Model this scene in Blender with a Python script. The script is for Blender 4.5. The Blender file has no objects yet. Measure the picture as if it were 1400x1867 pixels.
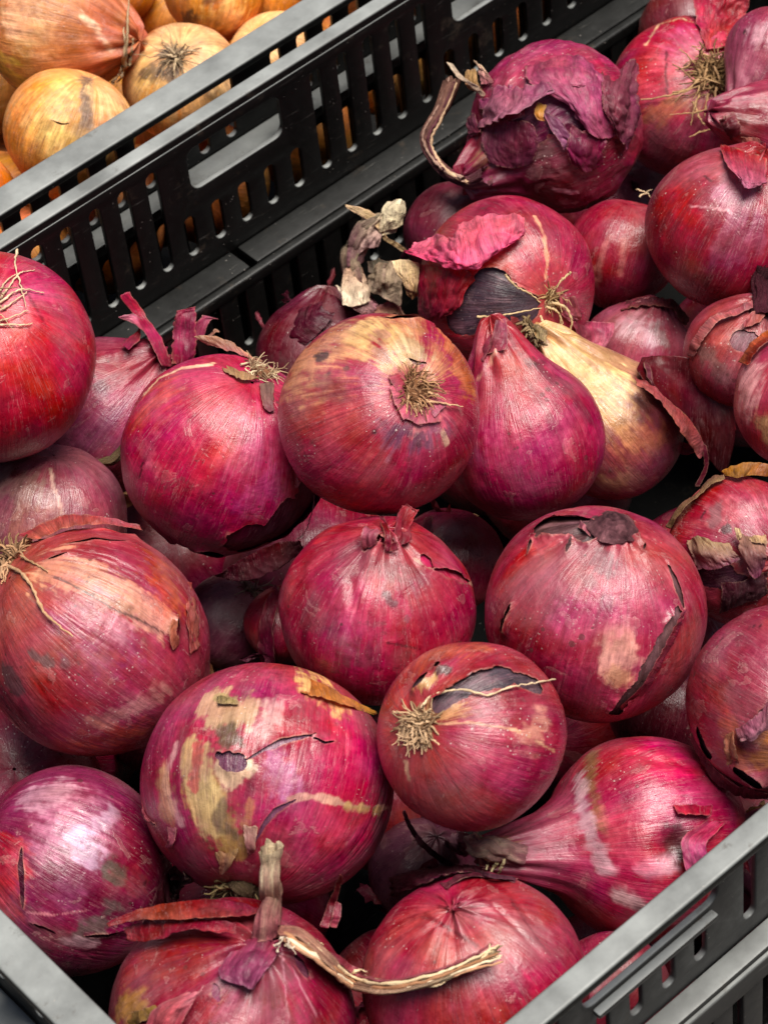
import bpy, bmesh, math, random
import numpy as np
from mathutils import Matrix, Vector

# ------------------------------------------------------------------ camera, sky, sun, exposure
scene = bpy.context.scene
col = scene.collection
FW = np.array([0.39978068, 0.54740558, -0.73520238])
RT = np.array([0.7419271, -0.66425662, -0.0911445])
UP = np.array([0.53825605, 0.50902876, 0.671692])
CAM = np.array([-0.18714222, -0.33989588, 0.67900566])
FPX = 5238.94                     # focal length in pixels of the 1400x1867 photograph
cd = bpy.data.cameras.new('camera')
cam = bpy.data.objects.new('camera', cd)
col.objects.link(cam)
cam.matrix_world = Matrix(((RT[0], UP[0], -FW[0], CAM[0]), (RT[1], UP[1], -FW[1], CAM[1]), (RT[2], UP[2], -FW[2], CAM[2]), (0, 0, 0, 1)))
cd.sensor_fit = 'VERTICAL'
cd.sensor_height = 24.0
cd.sensor_width = 24.0
cd.lens = 24.0 * FPX / 1867.0
cd.clip_start = 0.02
cd.clip_end = 500
cd.dof.use_dof = True
cd.dof.focus_distance = 0.95
cd.dof.aperture_fstop = 18
scene.camera = cam

SUN_EL, SUN_AZ = math.radians(76), math.radians(300)   # azimuth measured from +x counter-clockwise, direction towards the sun
world = bpy.data.worlds.new("World")
scene.world = world
world.use_nodes = True
nt = world.node_tree
bg = nt.nodes['Background']
sky = nt.nodes.new('ShaderNodeTexSky')
sky.sky_type = 'NISHITA'
sky.sun_disc = False
sky.sun_elevation = SUN_EL
sky.sun_rotation = math.radians(90) - SUN_AZ
sky.air_density = 1.0
sky.dust_density = 3.0
sky.ozone_density = 1.0
nt.links.new(sky.outputs[0], bg.inputs[0])
bg.inputs[1].default_value = 0.05
sd = bpy.data.lights.new('sun', 'SUN')
sd.energy = 5.0
sd.angle = math.radians(36)
sd.color = (1.0, 0.95, 0.87)
sun = bpy.data.objects.new('sun', sd)
col.objects.link(sun)
sdir = Vector((math.cos(SUN_EL) * math.cos(SUN_AZ), math.cos(SUN_EL) * math.sin(SUN_AZ), math.sin(SUN_EL)))
sun.rotation_euler = sdir.to_track_quat('Z', 'Y').to_euler()
sun.location = sdir * 3
scene.view_settings.view_transform = 'Standard'
scene.view_settings.look = 'None'
scene.view_settings.exposure = 0.28
scene.view_settings.gamma = 1.0
scene.render.engine = 'CYCLES'
scene.cycles.use_denoising = True
scene.cycles.max_bounces = 6
scene.cycles.diffuse_bounces = 4
scene.cycles.caustics_reflective = False
scene.cycles.caustics_refractive = False

# ------------------------------------------------------------------ helpers
def hexlin(h):
    h = h.lstrip('#')
    c = np.array([int(h[i:i + 2], 16) / 255 for i in (0, 2, 4)])
    return np.where(c <= 0.04045, c / 12.92, ((c + 0.055) / 1.055) ** 2.4)

def pts(s):
    return np.array([[float(a) for a in q.split(',')] for q in s.split()])

def project(P):
    d = P - CAM
    z = d @ FW
    return np.stack([700 + FPX * (d @ RT) / z, 933.5 - FPX * (d @ UP) / z], -1), z

def ray(x, y):
    return FW + ((x - 700) / FPX) * RT - ((y - 933.5) / FPX) * UP      # times depth = offset from the camera

def vnoise(P, seed=0):
    P = np.asarray(P, float) + seed * 17.31
    i = np.floor(P).astype(np.int64)
    f = P - i
    u = f * f * f * (f * (f * 6 - 15) + 10)
    out = 0
    for dx in (0, 1):
        for dy in (0, 1):
            for dz in (0, 1):
                x, y, z = i[:, 0] + dx, i[:, 1] + dy, i[:, 2] + dz
                h = (x * 374761393 + y * 668265263 + z * 2147483647 + seed * 144665) & 0x7fffffff
                h = ((h ^ (h >> 13)) * 1274126177) & 0x7fffffff
                h = ((h ^ (h >> 16)) * 668265263) & 0x7fffffff
                h = (h ^ (h >> 15)) & 0xffff
                w = (u[:, 0] if dx else 1 - u[:, 0]) * (u[:, 1] if dy else 1 - u[:, 1]) * (u[:, 2] if dz else 1 - u[:, 2])
                out = out + w * (h / 32767.5 - 1)
    return out

def fbm(P, seed=0, oct=3, gain=0.5):
    s, a, t = 0, 1.0, 0
    for o in range(oct):
        s = s + a * vnoise(np.asarray(P) * 2 ** o, seed + o * 7)
        t += a
        a *= gain
    return s / t

def sstep(a, b, x):
    t = np.clip((x - a) / (b - a), 0, 1)
    return t * t * (3 - 2 * t)

def catmull(P, n):
    P = np.asarray(P, float)
    if len(P) == 2:
        t = np.linspace(0, 1, n)[:, None]
        return P[0] * (1 - t) + P[1] * t
    Q = np.vstack([2 * P[0] - P[1], P, 2 * P[-1] - P[-2]])
    t = np.linspace(0, len(P) - 1 - 1e-9, n)
    k = t.astype(int)
    f = (t - k)[:, None]
    a, b, c, d = Q[k], Q[k + 1], Q[k + 2], Q[k + 3]
    return 0.5 * (2 * b + (c - a) * f + (2 * a - 5 * b + 4 * c - d) * f ** 2 + (3 * b - a - 3 * c + d) * f ** 3)

def grid_tris(m, n, wrap=False):
    i, j = np.meshgrid(np.arange(m - 1), np.arange(n if wrap else n - 1), indexing='ij')
    j2 = (j + 1) % n
    a, b, c, d = i * n + j, i * n + j2, (i + 1) * n + j2, (i + 1) * n + j
    return np.concatenate([np.stack([a, b, c], -1).reshape(-1, 3), np.stack([a, c, d], -1).reshape(-1, 3)])

def vnormals(V, T):
    fn = np.cross(V[T[:, 1]] - V[T[:, 0]], V[T[:, 2]] - V[T[:, 0]])
    N = np.zeros_like(V)
    for k in range(3):
        np.add.at(N, T[:, k], fn)
    return N / (np.linalg.norm(N, axis=1, keepdims=True) + 1e-15)

def clip_tris(A, T, g):
    """keep the part of the triangles where g > 0; A holds every vertex attribute in its columns"""
    s = g > 0
    cnt = s[T].sum(1)
    out = [T[cnt == 3]]
    mid = T[(cnt == 1) | (cnt == 2)]
    if len(mid):
        lone = np.where(s[mid].sum(1) == 1, True, False)
        pick = np.where(lone[:, None], s[mid], ~s[mid])
        k = pick.argmax(1)
        r = np.arange(len(mid))
        a, b, c = mid[r, k], mid[r, (k + 1) % 3], mid[r, (k + 2) % 3]
        E = np.concatenate([np.stack([a, b], 1), np.stack([a, c], 1)])
        Es = np.sort(E, 1)
        U, inv = np.unique(Es, axis=0, return_inverse=True)
        inv = inv.reshape(-1)
        t = (g[U[:, 0]] / (g[U[:, 0]] - g[U[:, 1]]))[:, None]
        newA = A[U[:, 0]] * (1 - t) + A[U[:, 1]] * t
        base = len(A)
        ab, ac = base + inv[:len(mid)], base + inv[len(mid):]
        A = np.vstack([A, newA])
        L = lone
        out.append(np.stack([a, ab, ac], 1)[L])
        out.append(np.stack([ab, b, c], 1)[~L])
        out.append(np.stack([ab, c, ac], 1)[~L])
    T2 = np.concatenate(out)
    used = np.unique(T2)
    remap = np.full(len(A), -1)
    remap[used] = np.arange(len(used))
    return A[used], remap[T2]

def mesh_obj(name, V, F, mat, parent=None, pig=None, mer=None, smooth=True, quads=None, origin=None):
    me = bpy.data.meshes.new(name)
    org = np.zeros(3) if origin is None else np.asarray(origin)
    V = np.asarray(V, float) - org
    F = np.asarray(F)
    k = F.shape[1]
    me.vertices.add(len(V))
    me.vertices.foreach_set('co', V.ravel())
    me.loops.add(F.size)
    me.loops.foreach_set('vertex_index', F.ravel().astype(np.int32))
    me.polygons.add(len(F))
    me.polygons.foreach_set('loop_start', np.arange(0, F.size, k, dtype=np.int32))
    me.update(calc_edges=True)
    me.polygons.foreach_set('use_smooth', np.full(len(F), smooth))
    if pig is not None:
        a = me.attributes.new('pigment', 'FLOAT_VECTOR', 'POINT')
        a.data.foreach_set('vector', np.ascontiguousarray(pig, dtype=np.float32).ravel())
    if mer is not None:
        a = me.attributes.new('grain', 'FLOAT_VECTOR', 'POINT')
        a.data.foreach_set('vector', np.ascontiguousarray(mer, dtype=np.float32).ravel())
    me.materials.append(mat)
    me.validate()
    o = bpy.data.objects.new(name, me)
    col.objects.link(o)
    if parent is not None:
        o.parent = parent
    elif origin is not None:
        o.location = org
    return o

def thing(name, label, cat, loc, group=None):
    o = bpy.data.objects.new(name, None)
    o.empty_display_size = 0.01
    col.objects.link(o)
    o.location = loc
    o['label'] = label
    o['category'] = cat
    if group:
        o['group'] = group
    return o

# ------------------------------------------------------------------ materials
def new_mat(name):
    m = bpy.data.materials.new(name)
    m.use_nodes = True
    nt = m.node_tree
    p = nt.nodes['Principled BSDF']
    return m, nt, p

def N(nt, kind, **kw):
    n = nt.nodes.new(kind)
    for k, v in kw.items():
        if k.startswith('i_'):
            key = k[2:]
            n.inputs[int(key) if key.isdigit() else key].default_value = v
        else:
            setattr(n, k, v)
    return n

def ramp(nt, fac, stops):
    n = nt.nodes.new('ShaderNodeMapRange')
    n.inputs[1].default_value, n.inputs[2].default_value, n.inputs[3].default_value, n.inputs[4].default_value = stops
    nt.links.new(fac, n.inputs[0])
    return n.outputs[0]

def skin_material(name, streak=0.5, rough=0.36, bump=0.25, thin=0.0, specks=1.0, spec=0.5, fine=1.0, hue=0.017, flake=1.0, bloom=1.0):
    m, nt, p = new_mat(name)
    L = nt.links.new
    pig = N(nt, 'ShaderNodeAttribute', attribute_name='pigment')
    gr = N(nt, 'ShaderNodeAttribute', attribute_name='grain')
    tc = N(nt, 'ShaderNodeTexCoord')
    oi = N(nt, 'ShaderNodeObjectInfo')
    w = N(nt, 'ShaderNodeMath', operation='MULTIPLY', i_1=57.0)
    L(oi.outputs['Random'], w.inputs[0])
    def noise(vec, scale, detail=3.0, ro=0.55, dist=0.0):
        n = N(nt, 'ShaderNodeTexNoise', noise_dimensions='4D')
        n.inputs['Scale'].default_value = scale
        n.inputs['Detail'].default_value = detail
        n.inputs['Roughness'].default_value = ro
        n.inputs['Distortion'].default_value = dist
        L(vec, n.inputs['Vector'])
        L(w.outputs[0], n.inputs['W'])
        return n.outputs['Fac']
    s1 = noise(gr.outputs['Vector'], 9.0, 4.0, 0.65)          # broad meridian stripes
    s2 = noise(gr.outputs['Vector'], 42.0, 3.0, 0.6)          # fine veins
    s3 = noise(gr.outputs['Vector'], 150.0, 2.0, 0.5)         # hair-fine papery lines
    b1 = noise(tc.outputs['Object'], 75.0, 4.0, 0.6, 0.6)     # blotches
    b2 = noise(tc.outputs['Object'], 420.0, 3.0, 0.7, 0.3)    # mottling
    f1 = ramp(nt, s1, (0.3, 0.7, 1 - streak * .75, 1 + streak * .75))
    f2 = ramp(nt, s2, (0.3, 0.7, 1 - streak * .5, 1 + streak * .42))
    f3 = ramp(nt, b1, (0.3, 0.7, 0.72, 1.28))
    f4 = ramp(nt, b2, (0.3, 0.7, 0.84, 1.16))
    def mul(a, b):
        n = N(nt, 'ShaderNodeMath', operation='MULTIPLY')
        L(a, n.inputs[0]); L(b, n.inputs[1])
        return n.outputs[0]
    f5 = ramp(nt, s3, (0.3, 0.7, 1 - streak * .3, 1 + streak * .3))
    v = mul(mul(mul(f1, f2), mul(f3, f4)), f5)
    hsv = N(nt, 'ShaderNodeHueSaturation')
    L(pig.outputs['Vector'], hsv.inputs['Color'])
    L(v, hsv.inputs['Value'])
    h = ramp(nt, noise(tc.outputs['Object'], 48.0, 2.0, 0.5, 0.4), (0.3, 0.7, 0.5 - hue, 0.5 + hue))
    L(h, hsv.inputs['Hue'])
    sat = ramp(nt, b1, (0.3, 0.75, 1.12, 0.97))
    L(sat, hsv.inputs['Saturation'])
    src = hsv.outputs[0]
    def over(src, fac, rgb, kind='MIX'):
        n = N(nt, 'ShaderNodeMixRGB', blend_type=kind)
        L(fac, n.inputs[0]); L(src, n.inputs[1])
        n.inputs[2].default_value = (*rgb, 1)
        return n.outputs[0]
    def line(fac, centre, width, amount):
        a = N(nt, 'ShaderNodeMath', operation='SUBTRACT', i_1=centre)
        L(fac, a.inputs[0])
        b = N(nt, 'ShaderNodeMath', operation='ABSOLUTE')
        L(a.outputs[0], b.inputs[0])
        return ramp(nt, b.outputs[0], (0.0, width, amount, 0.0))
    # thin dark veins from pole to pole, and paler ones
    vn = noise(gr.outputs['Vector'], 15.0, 2.5, 0.6)
    src = over(src, mul(line(vn, 0.5, 0.016, 0.55 * min(1, streak * 3)), ramp(nt, b1, (0.35, 0.6, 0.2, 1.0))), (0.10, 0.012, 0.03))
    vn2 = noise(gr.outputs['Vector'], 23.0, 3.0, 0.6)
    src = over(src, mul(line(vn2, 0.56, 0.014, 0.30 * min(1, streak * 3)), ramp(nt, b1, (0.45, 0.7, 1.0, 0.1))), (0.62, 0.34, 0.34))
    # dry bloom and soil film
    bl = noise(tc.outputs['Object'], 34.0, 6.0, 0.62, 0.5)
    src = over(src, ramp(nt, bl, (0.50, 0.70, 0.0, 0.29 * bloom)), (0.40, 0.215, 0.225))
    so = noise(tc.outputs['Object'], 88.0, 7.0, 0.72, 0.9)
    src = over(src, ramp(nt, so, (0.60, 0.72, 0.0, 0.62 * bloom)), (0.085, 0.045, 0.040))
    # a flaking outermost layer with torn pale borders
    fk = noise(tc.outputs['Object'], 62.0, 8.0, 0.60, 1.4)
    fkm = ramp(nt, fk, (0.616, 0.630, 0.0, 1.0))
    fl3 = N(nt, 'ShaderNodeMath', operation='MULTIPLY', i_1=0.12 * flake)
    L(fkm, fl3.inputs[0])
    src = over(src, fl3.outputs[0], (0.52, 0.27, 0.25))
    src = over(src, line(fk, 0.623, 0.008, 0.26 * flake), (0.64, 0.42, 0.36))
    src = over(src, line(fk, 0.608, 0.010, 0.30 * flake), (0.09, 0.015, 0.03))
    # papery pale flecks and dusty specks of soil
    fl = noise(gr.outputs['Vector'], 30.0, 6.0, 0.75)
    flm = ramp(nt, fl, (0.64, 0.82, 0.0, 0.12 * specks))
    mx = N(nt, 'ShaderNodeMixRGB', blend_type='MIX')
    L(flm, mx.inputs[0]); L(src, mx.inputs[1])
    mx.inputs[2].default_value = (0.60, 0.34, 0.33, 1)
    vo = N(nt, 'ShaderNodeTexVoronoi', feature='F1')
    vo.inputs['Scale'].default_value = 520.0
    L(tc.outputs['Object'], vo.inputs['Vector'])
    gate = noise(tc.outputs['Object'], 60.0, 2.0)
    gt = ramp(nt, gate, (0.45, 0.65, 0.0, 0.16))
    lt = N(nt, 'ShaderNodeMath', operation='LESS_THAN')
    L(vo.outputs['Distance'], lt.inputs[0]); L(gt, lt.inputs[1])
    sp = mul(lt.outputs[0], ramp(nt, oi.outputs['Random'], (0, 1, 0.3 * specks, 0.75 * specks)))
    mx2 = N(nt, 'ShaderNodeMixRGB', blend_type='MIX')
    L(sp, mx2.inputs[0]); L(mx.outputs[0], mx2.inputs[1])
    mx2.inputs[2].default_value = (0.62, 0.50, 0.45, 1)
    # tiny dark scabs
    vd = N(nt, 'ShaderNodeTexVoronoi', feature='F1')
    vd.inputs['Scale'].default_value = 210.0
    L(tc.outputs['Object'], vd.inputs['Vector'])
    gd = ramp(nt, noise(tc.outputs['Object'], 38.0, 2.0), (0.52, 0.68, 0.0, 0.22))
    ld = N(nt, 'ShaderNodeMath', operation='LESS_THAN')
    L(vd.outputs['Distance'], ld.inputs[0]); L(gd, ld.inputs[1])
    mx3 = N(nt, 'ShaderNodeMixRGB', blend_type='MIX')
    L(mul(ld.outputs[0], ramp(nt, oi.outputs['Random'], (0, 1, 0.65 * specks, 0.2 * specks))), mx3.inputs[0])
    L(mx2.outputs[0], mx3.inputs[1])
    mx3.inputs[2].default_value = (0.05, 0.025, 0.02, 1)
    L(mx3.outputs[0], p.inputs['Base Color'])
    L(ramp(nt, b2, (0.3, 0.75, rough - 0.07, rough + 0.2)), p.inputs['Roughness'])
    p.inputs['Specular IOR Level'].default_value = spec
    # relief: veins, wrinkles, fine paper grain
    wr = noise(tc.outputs['Object'], 130.0, 5.0, 0.55, 1.2)
    add = N(nt, 'ShaderNodeMath', operation='MULTIPLY_ADD', i_1=0.55)
    L(s2, add.inputs[0]); L(wr, add.inputs[2])
    add2 = N(nt, 'ShaderNodeMath', operation='MULTIPLY_ADD', i_1=0.25)
    L(b2, add2.inputs[0]); L(add.outputs[0], add2.inputs[2])
    add3 = N(nt, 'ShaderNodeMath', operation='MULTIPLY_ADD', i_1=0.16)
    L(s3, add3.inputs[0]); L(add2.outputs[0], add3.inputs[2])
    add4 = N(nt, 'ShaderNodeMath', operation='MULTIPLY_ADD', i_1=0.10 * flake)
    L(fkm, add4.inputs[0]); L(add3.outputs[0], add4.inputs[2])
    add2 = add4
    bp = N(nt, 'ShaderNodeBump')
    bp.inputs['Strength'].default_value = bump
    bp.inputs['Distance'].default_value = 0.0022 * fine
    L(add2.outputs[0], bp.inputs['Height'])
    L(bp.outputs[0], p.inputs['Normal'])
    if thin:
        tr = N(nt, 'ShaderNodeBsdfTranslucent')
        L(mx3.outputs[0], tr.inputs['Color'])
        L(bp.outputs[0], tr.inputs['Normal'])
        ms = N(nt, 'ShaderNodeMixShader')
        ms.inputs[0].default_value = thin
        L(p.outputs[0], ms.inputs[1]); L(tr.outputs[0], ms.inputs[2])
        L(ms.outputs[0], nt.nodes['Material Output'].inputs['Surface'])
    return m

M_SKIN = skin_material('onion skin', 0.28, 0.30, 0.28, spec=0.7)
M_FLESH = skin_material('inner onion layer', 0.55, 0.33, 0.35, specks=0.4, spec=0.5, flake=0.5, bloom=0.55)
M_FLAP = skin_material('loose onion skin', 0.45, 0.42, 0.35, thin=0.42, specks=0.3, flake=0.4, bloom=0.7)
M_LEAF = skin_material('smooth inner skin', 0.14, 0.40, 0.12, thin=0.04, specks=0.1, spec=0.3, flake=0.0, bloom=0.15)
M_YELLOW = skin_material('yellow onion skin', 0.38, 0.40, 0.30, specks=0.5, flake=0.8, bloom=0.25)
M_NECK = skin_material('dried neck fibre', 0.5, 0.62, 1.0, thin=0.10, specks=0.3, spec=0.2, hue=0.004, flake=0.0, bloom=0.35)
M_DIRT = skin_material('dry root fibre', 0.5, 0.75, 0.4, specks=0.0, spec=0.15, hue=0.003, flake=0.0, bloom=0.3)

def plastic_material(name='black crate plastic', dust_sheen=1.0, base=0.0045, spec=0.32, rough=0.0):
    m, nt, p = new_mat(name)
    L = nt.links.new
    tc = N(nt, 'ShaderNodeTexCoord')
    def noise(scale, detail, ro=0.6, mscale=None):
        n = N(nt, 'ShaderNodeTexNoise')
        n.inputs['Scale'].default_value = scale
        n.inputs['Detail'].default_value = detail
        n.inputs['Roughness'].default_value = ro
        if mscale:
            mp = N(nt, 'ShaderNodeMapping')
            mp.inputs['Scale'].default_value = mscale
            mp.inputs['Rotation'].default_value = (0.4, 0.3, 0.6)
            L(tc.outputs['Object'], mp.inputs['Vector'])
            L(mp.outputs[0], n.inputs['Vector'])
        else:
            L(tc.outputs['Object'], n.inputs['Vector'])
        return n.outputs['Fac']
    n1 = noise(28, 5)
    n2 = noise(260, 4)
    geo = N(nt, 'ShaderNodeNewGeometry')
    sx = N(nt, 'ShaderNodeSeparateXYZ')
    L(geo.outputs['Normal'], sx.inputs[0])
    upf = ramp(nt, sx.outputs['Z'], (0.4, 0.95, 0.0, dust_sheen))      # settled dust plus a painted sky sheen on faces that look up
    d = ramp(nt, n1, (0.35, 0.75, 0.35, 1.0))
    mu = N(nt, 'ShaderNodeMath', operation='MULTIPLY')
    L(upf, mu.inputs[0]); L(d, mu.inputs[1])
    mix = N(nt, 'ShaderNodeMixRGB')
    L(mu.outputs[0], mix.inputs[0])
    mix.inputs[1].default_value = (base, base * 0.97, base * 0.93, 1)
    mix.inputs[2].default_value = (0.36, 0.375, 0.365, 1)
    # dust specks
    vo = N(nt, 'ShaderNodeTexVoronoi')
    vo.inputs['Scale'].default_value = 430
    L(tc.outputs['Object'], vo.inputs['Vector'])
    g = ramp(nt, noise(55, 3), (0.42, 0.7, 0.0, 0.15))
    lt = N(nt, 'ShaderNodeMath', operation='LESS_THAN')
    L(vo.outputs['Distance'], lt.inputs[0]); L(g, lt.inputs[1])
    mu2 = N(nt, 'ShaderNodeMath', operation='MULTIPLY', i_1=0.5)
    L(lt.outputs[0], mu2.inputs[0])
    mix2 = N(nt, 'ShaderNodeMixRGB')
    L(mu2.outputs[0], mix2.inputs[0]); L(mix.outputs[0], mix2.inputs[1])
    mix2.inputs[2].default_value = (0.34, 0.31, 0.28, 1)
    # scuffs
    sc = noise(60, 6, 0.7, (1, 9, 14))
    scm = ramp(nt, sc, (0.62, 0.74, 0.0, 0.34))
    mix3 = N(nt, 'ShaderNodeMixRGB')
    L(scm, mix3.inputs[0]); L(mix2.outputs[0], mix3.inputs[1])
    mix3.inputs[2].default_value = (0.22, 0.21, 0.19, 1)
    so = noise(75, 8, 0.7)
    mix4 = N(nt, 'ShaderNodeMixRGB')
    L(ramp(nt, so, (0.60, 0.70, 0.0, 0.55)), mix4.inputs[0]); L(mix3.outputs[0], mix4.inputs[1])
    mix4.inputs[2].default_value = (0.06, 0.045, 0.033, 1)
    L(mix4.outputs[0], p.inputs['Base Color'])
    L(ramp(nt, n2, (0.3, 0.7, 0.34 + rough, 0.52 + rough)), p.inputs['Roughness'])
    p.inputs['Specular IOR Level'].default_value = spec
    bp = N(nt, 'ShaderNodeBump')
    bp.inputs['Strength'].default_value = 0.12
    bp.inputs['Distance'].default_value = 0.001
    L(n2, bp.inputs['Height'])
    L(bp.outputs[0], p.inputs['Normal'])
    return m
M_PLASTIC = plastic_material()
M_PLASTIC_IN = plastic_material('black crate plastic inside', 0.0, 0.004, 0.2, 0.25)
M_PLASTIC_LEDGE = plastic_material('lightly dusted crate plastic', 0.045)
M_PLASTIC_OUT = plastic_material('dusty lit crate plastic', 1.0, 0.038)  # base colour raised for dust and for the light on the near wall

def table_material():
    m, nt, p = new_mat('grey stall boards')
    n = N(nt, 'ShaderNodeTexNoise')
    n.inputs['Scale'].default_value = 30
    tc = N(nt, 'ShaderNodeTexCoord')
    nt.links.new(tc.outputs['Object'], n.inputs['Vector'])
    r = N(nt, 'ShaderNodeValToRGB')
    r.color_ramp.elements[0].color = (0.05, 0.045, 0.04, 1)
    r.color_ramp.elements[1].color = (0.12, 0.11, 0.10, 1)
    nt.links.new(n.outputs['Fac'], r.inputs[0])
    nt.links.new(r.outputs[0], p.inputs['Base Color'])
    p.inputs['Roughness'].default_value = 0.8
    return m
M_TABLE = table_material()

# ------------------------------------------------------------------ crates
DEPTH = 0.175
def bevel_box(lo, hi, r=0.0008, seg=2):
    bm = bmesh.new()
    bmesh.ops.create_cube(bm, size=1.0)
    lo, hi = Vector(lo), Vector(hi)
    for v in bm.verts:
        v.co = Vector([(lo[k] + hi[k]) / 2 + v.co[k] * (hi[k] - lo[k]) for k in range(3)])
    bmesh.ops.bevel(bm, geom=list(bm.edges), offset=r, segments=seg, profile=0.6, affect='EDGES')
    return bm

def bm_obj(name, bm, mat, parent, M=None):
    if M is not None:
        bm.transform(M)
    bmesh.ops.recalc_face_normals(bm, faces=bm.faces)
    me = bpy.data.meshes.new(name)
    bm.to_mesh(me)
    bm.free()
    for f in me.polygons:
        f.use_smooth = True
    me.set_sharp_from_angle(angle=math.radians(50))
    me.materials.append(mat)
    o = bpy.data.objects.new(name, me)
    col.objects.link(o)
    o.parent = parent
    return o

def rr(cx, cz, w, h, r, n=6):
    r = min(r, w / 2 - 1e-5, h / 2 - 1e-5)
    out = []
    for (sx, sz, a0) in ((1, 1, 0), (-1, 1, 90), (-1, -1, 180), (1, -1, 270)):
        for k in range(n + 1):
            a = math.radians(a0 + 90 * k / n)
            out.append((cx + sx * (w / 2 - r) + r * math.cos(a), cz + sz * (h / 2 - r) + r * math.sin(a)))
    return out

def panel(name, u0, u1, z0, z1, holes, thick, parent, M, mat, bev=0.0005):
    """sheet with rounded openings in the local u,z plane; its inner face at n=0, outer at n=thick; M maps (u, n, z) to the crate"""
    cu = bpy.data.curves.new(name, 'CURVE')
    cu.dimensions = '2D'
    cu.fill_mode = 'BOTH'
    cu.extrude = thick / 2 - bev
    cu.bevel_depth = bev
    cu.bevel_resolution = 1
    cu.offset = -bev
    def spl(P):
        s = cu.splines.new('POLY')
        s.points.add(len(P) - 1)
        for p_, q in zip(s.points, P):
            p_.co = (q[0], q[1], 0, 1)
        s.use_cyclic_u = True
    spl([(u0, z0), (u1, z0), (u1, z1), (u0, z1)])
    for (cx, zt, zb, w, r) in holes:
        if u0 + 0.004 < cx - w / 2 and cx + w / 2 < u1 - 0.004:
            spl(rr(cx, (zt + zb) / 2, w, zt - zb, r))
    tmp = bpy.data.objects.new(name, cu)
    col.objects.link(tmp)
    dg = bpy.context.evaluated_depsgraph_get()
    me0 = bpy.data.meshes.new_from_object(tmp.evaluated_get(dg))
    bm = bmesh.new()
    bm.from_mesh(me0)
    bmesh.ops.remove_doubles(bm, verts=bm.verts, dist=1e-6)
    for v in bm.verts:
        x, z, n = v.co
        v.co = (x, n + thick / 2, z)
    bpy.data.objects.remove(tmp)
    bpy.data.curves.remove(cu)
    bpy.data.meshes.remove(me0)
    return bm_obj(name, bm, mat, parent, M)

def build_wall(parent, M, L, P):
    """local axes: u along the wall, n outwards from the inside face, z up"""
    t = P.get('t', 0.0024)
    mat = P.get('mat', M_PLASTIC)
    panel('wall_panel', P.get('u0', 0.0), L, P['ledge'] - 0.001, -0.0035, P['holes'], t, parent, M, mat)
    lo_in = P['low_n']
    panel('lower_panel', P.get('u0', 0.0), L, -DEPTH, P['ledge'] - P['lh'], P['low_holes'], 0.003, parent, M @ Matrix.Translation((0, lo_in, 0)), mat)
    # rim: flat flange with a rolled lip
    r0, r1 = P['rim']
    bm_obj('rim', bevel_box((P.get('ru0', -0.011), r0, -P.get('rt', 0.0045)), (L + 0.011, r1, 0), 0.0013, 3), M_PLASTIC, parent, M)
    # ledge running along the wall
    a, b = P['ledge_n']
    cuts = P.get('cuts', [])
    xs = [P.get('u0', 0.0)] + [c for q in cuts for c in q] + [L]
    for k in range(0, len(xs), 2):
        bm_obj('ledge', bevel_box((xs[k], a, P['ledge'] - P['lh'] + (0.003 if cuts else 0)), (xs[k + 1], b, P['ledge']), 0.0011, 2), P.get('lmat', mat), parent, M)
    if 'lip_n' in P:
        bm_obj('ledge_lip', bevel_box((P.get('u0', 0.0), P['lip_n'][0], P['ledge'] - P['lh'] - 0.0005), (L, P['lip_n'][1], P['ledge'] - P.get('lipdrop', 0.0015)), 0.0014, 3), P.get('lmat', mat), parent, M)
    for (cx, w) in P.get('lips', []):
        bm_obj('handle_lip', bevel_box((cx - w / 2, t + 0.0002, P['hb'] - 0.0032), (cx + w / 2, t + 0.0034, P['hb'] - 0.0008), 0.0010, 2), mat, parent, M)

def frame(o, u, n):
    u, n = Vector(u), Vector(n)
    return Matrix(((u[0], n[0], 0, o[0]), (u[1], n[1], 0, o[1]), (u[2], n[2], 1, o[2]), (0, 0, 0, 1)))

CL, CW = 0.565, 0.3605
def slots(first, period, pitch, nl, hw, L, zl, zs, zh, w=0.0052):
    """repeating run: nl tall slots then a handle opening with short slots below it"""
    out, lips = [], []
    for g in range(-3, 6):
        b = first + g * period
        for k in range(nl):
            out.append((b + k * pitch, zl[0], zl[1], w, w / 2))
        hc = b + nl * pitch + hw[0]
        out.append((hc, zh[0], zh[1], hw[1], 0.0045))
        lips.append((hc, hw[1]))
        for k in range(hw[2]):
            out.append((hc + (k - (hw[2] - 1) / 2) * pitch, zs[0], zs[1], w, w / 2))
    return out, [l for l in lips if 0.03 < l[0] < L - 0.03]

G_CRATE = 'black slotted plastic crates'
crate = thing('plastic_crate', 'black slotted plastic crate filled with red onions', 'crate', (0.28, 0.18, -DEPTH), G_CRATE)
MI = Matrix.Translation((-0.28, -0.18, DEPTH))          # parts are kept relative to the crate's base
# far long wall, seen from inside
H, _ = slots(0.1863, 0.1338, 0.01335, 5, (0.0261, 0.0455, 5), CL, (-0.0085, -0.0568), (-0.0385, -0.0572), (-0.0088, -0.0280))
LH = [(0.2597 + k * 0.0132, -0.0722, -0.0998, 0.0042, 0.0021) for k in range(-19, 23)]
build_wall(crate, MI @ frame((0, CW, 0), (1, 0, 0), (0, 1, 0)), CL, dict(holes=H, low_holes=LH, ledge=-0.066, lh=0.006, low_n=-0.0158, rim=(0.0004, 0.0075), ledge_n=(-0.0125, -0.0002), lip_n=(-0.0162, -0.0122), cuts=[(0.2680, 0.2715)], lipdrop=0.0008, lmat=M_PLASTIC_LEDGE))
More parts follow.
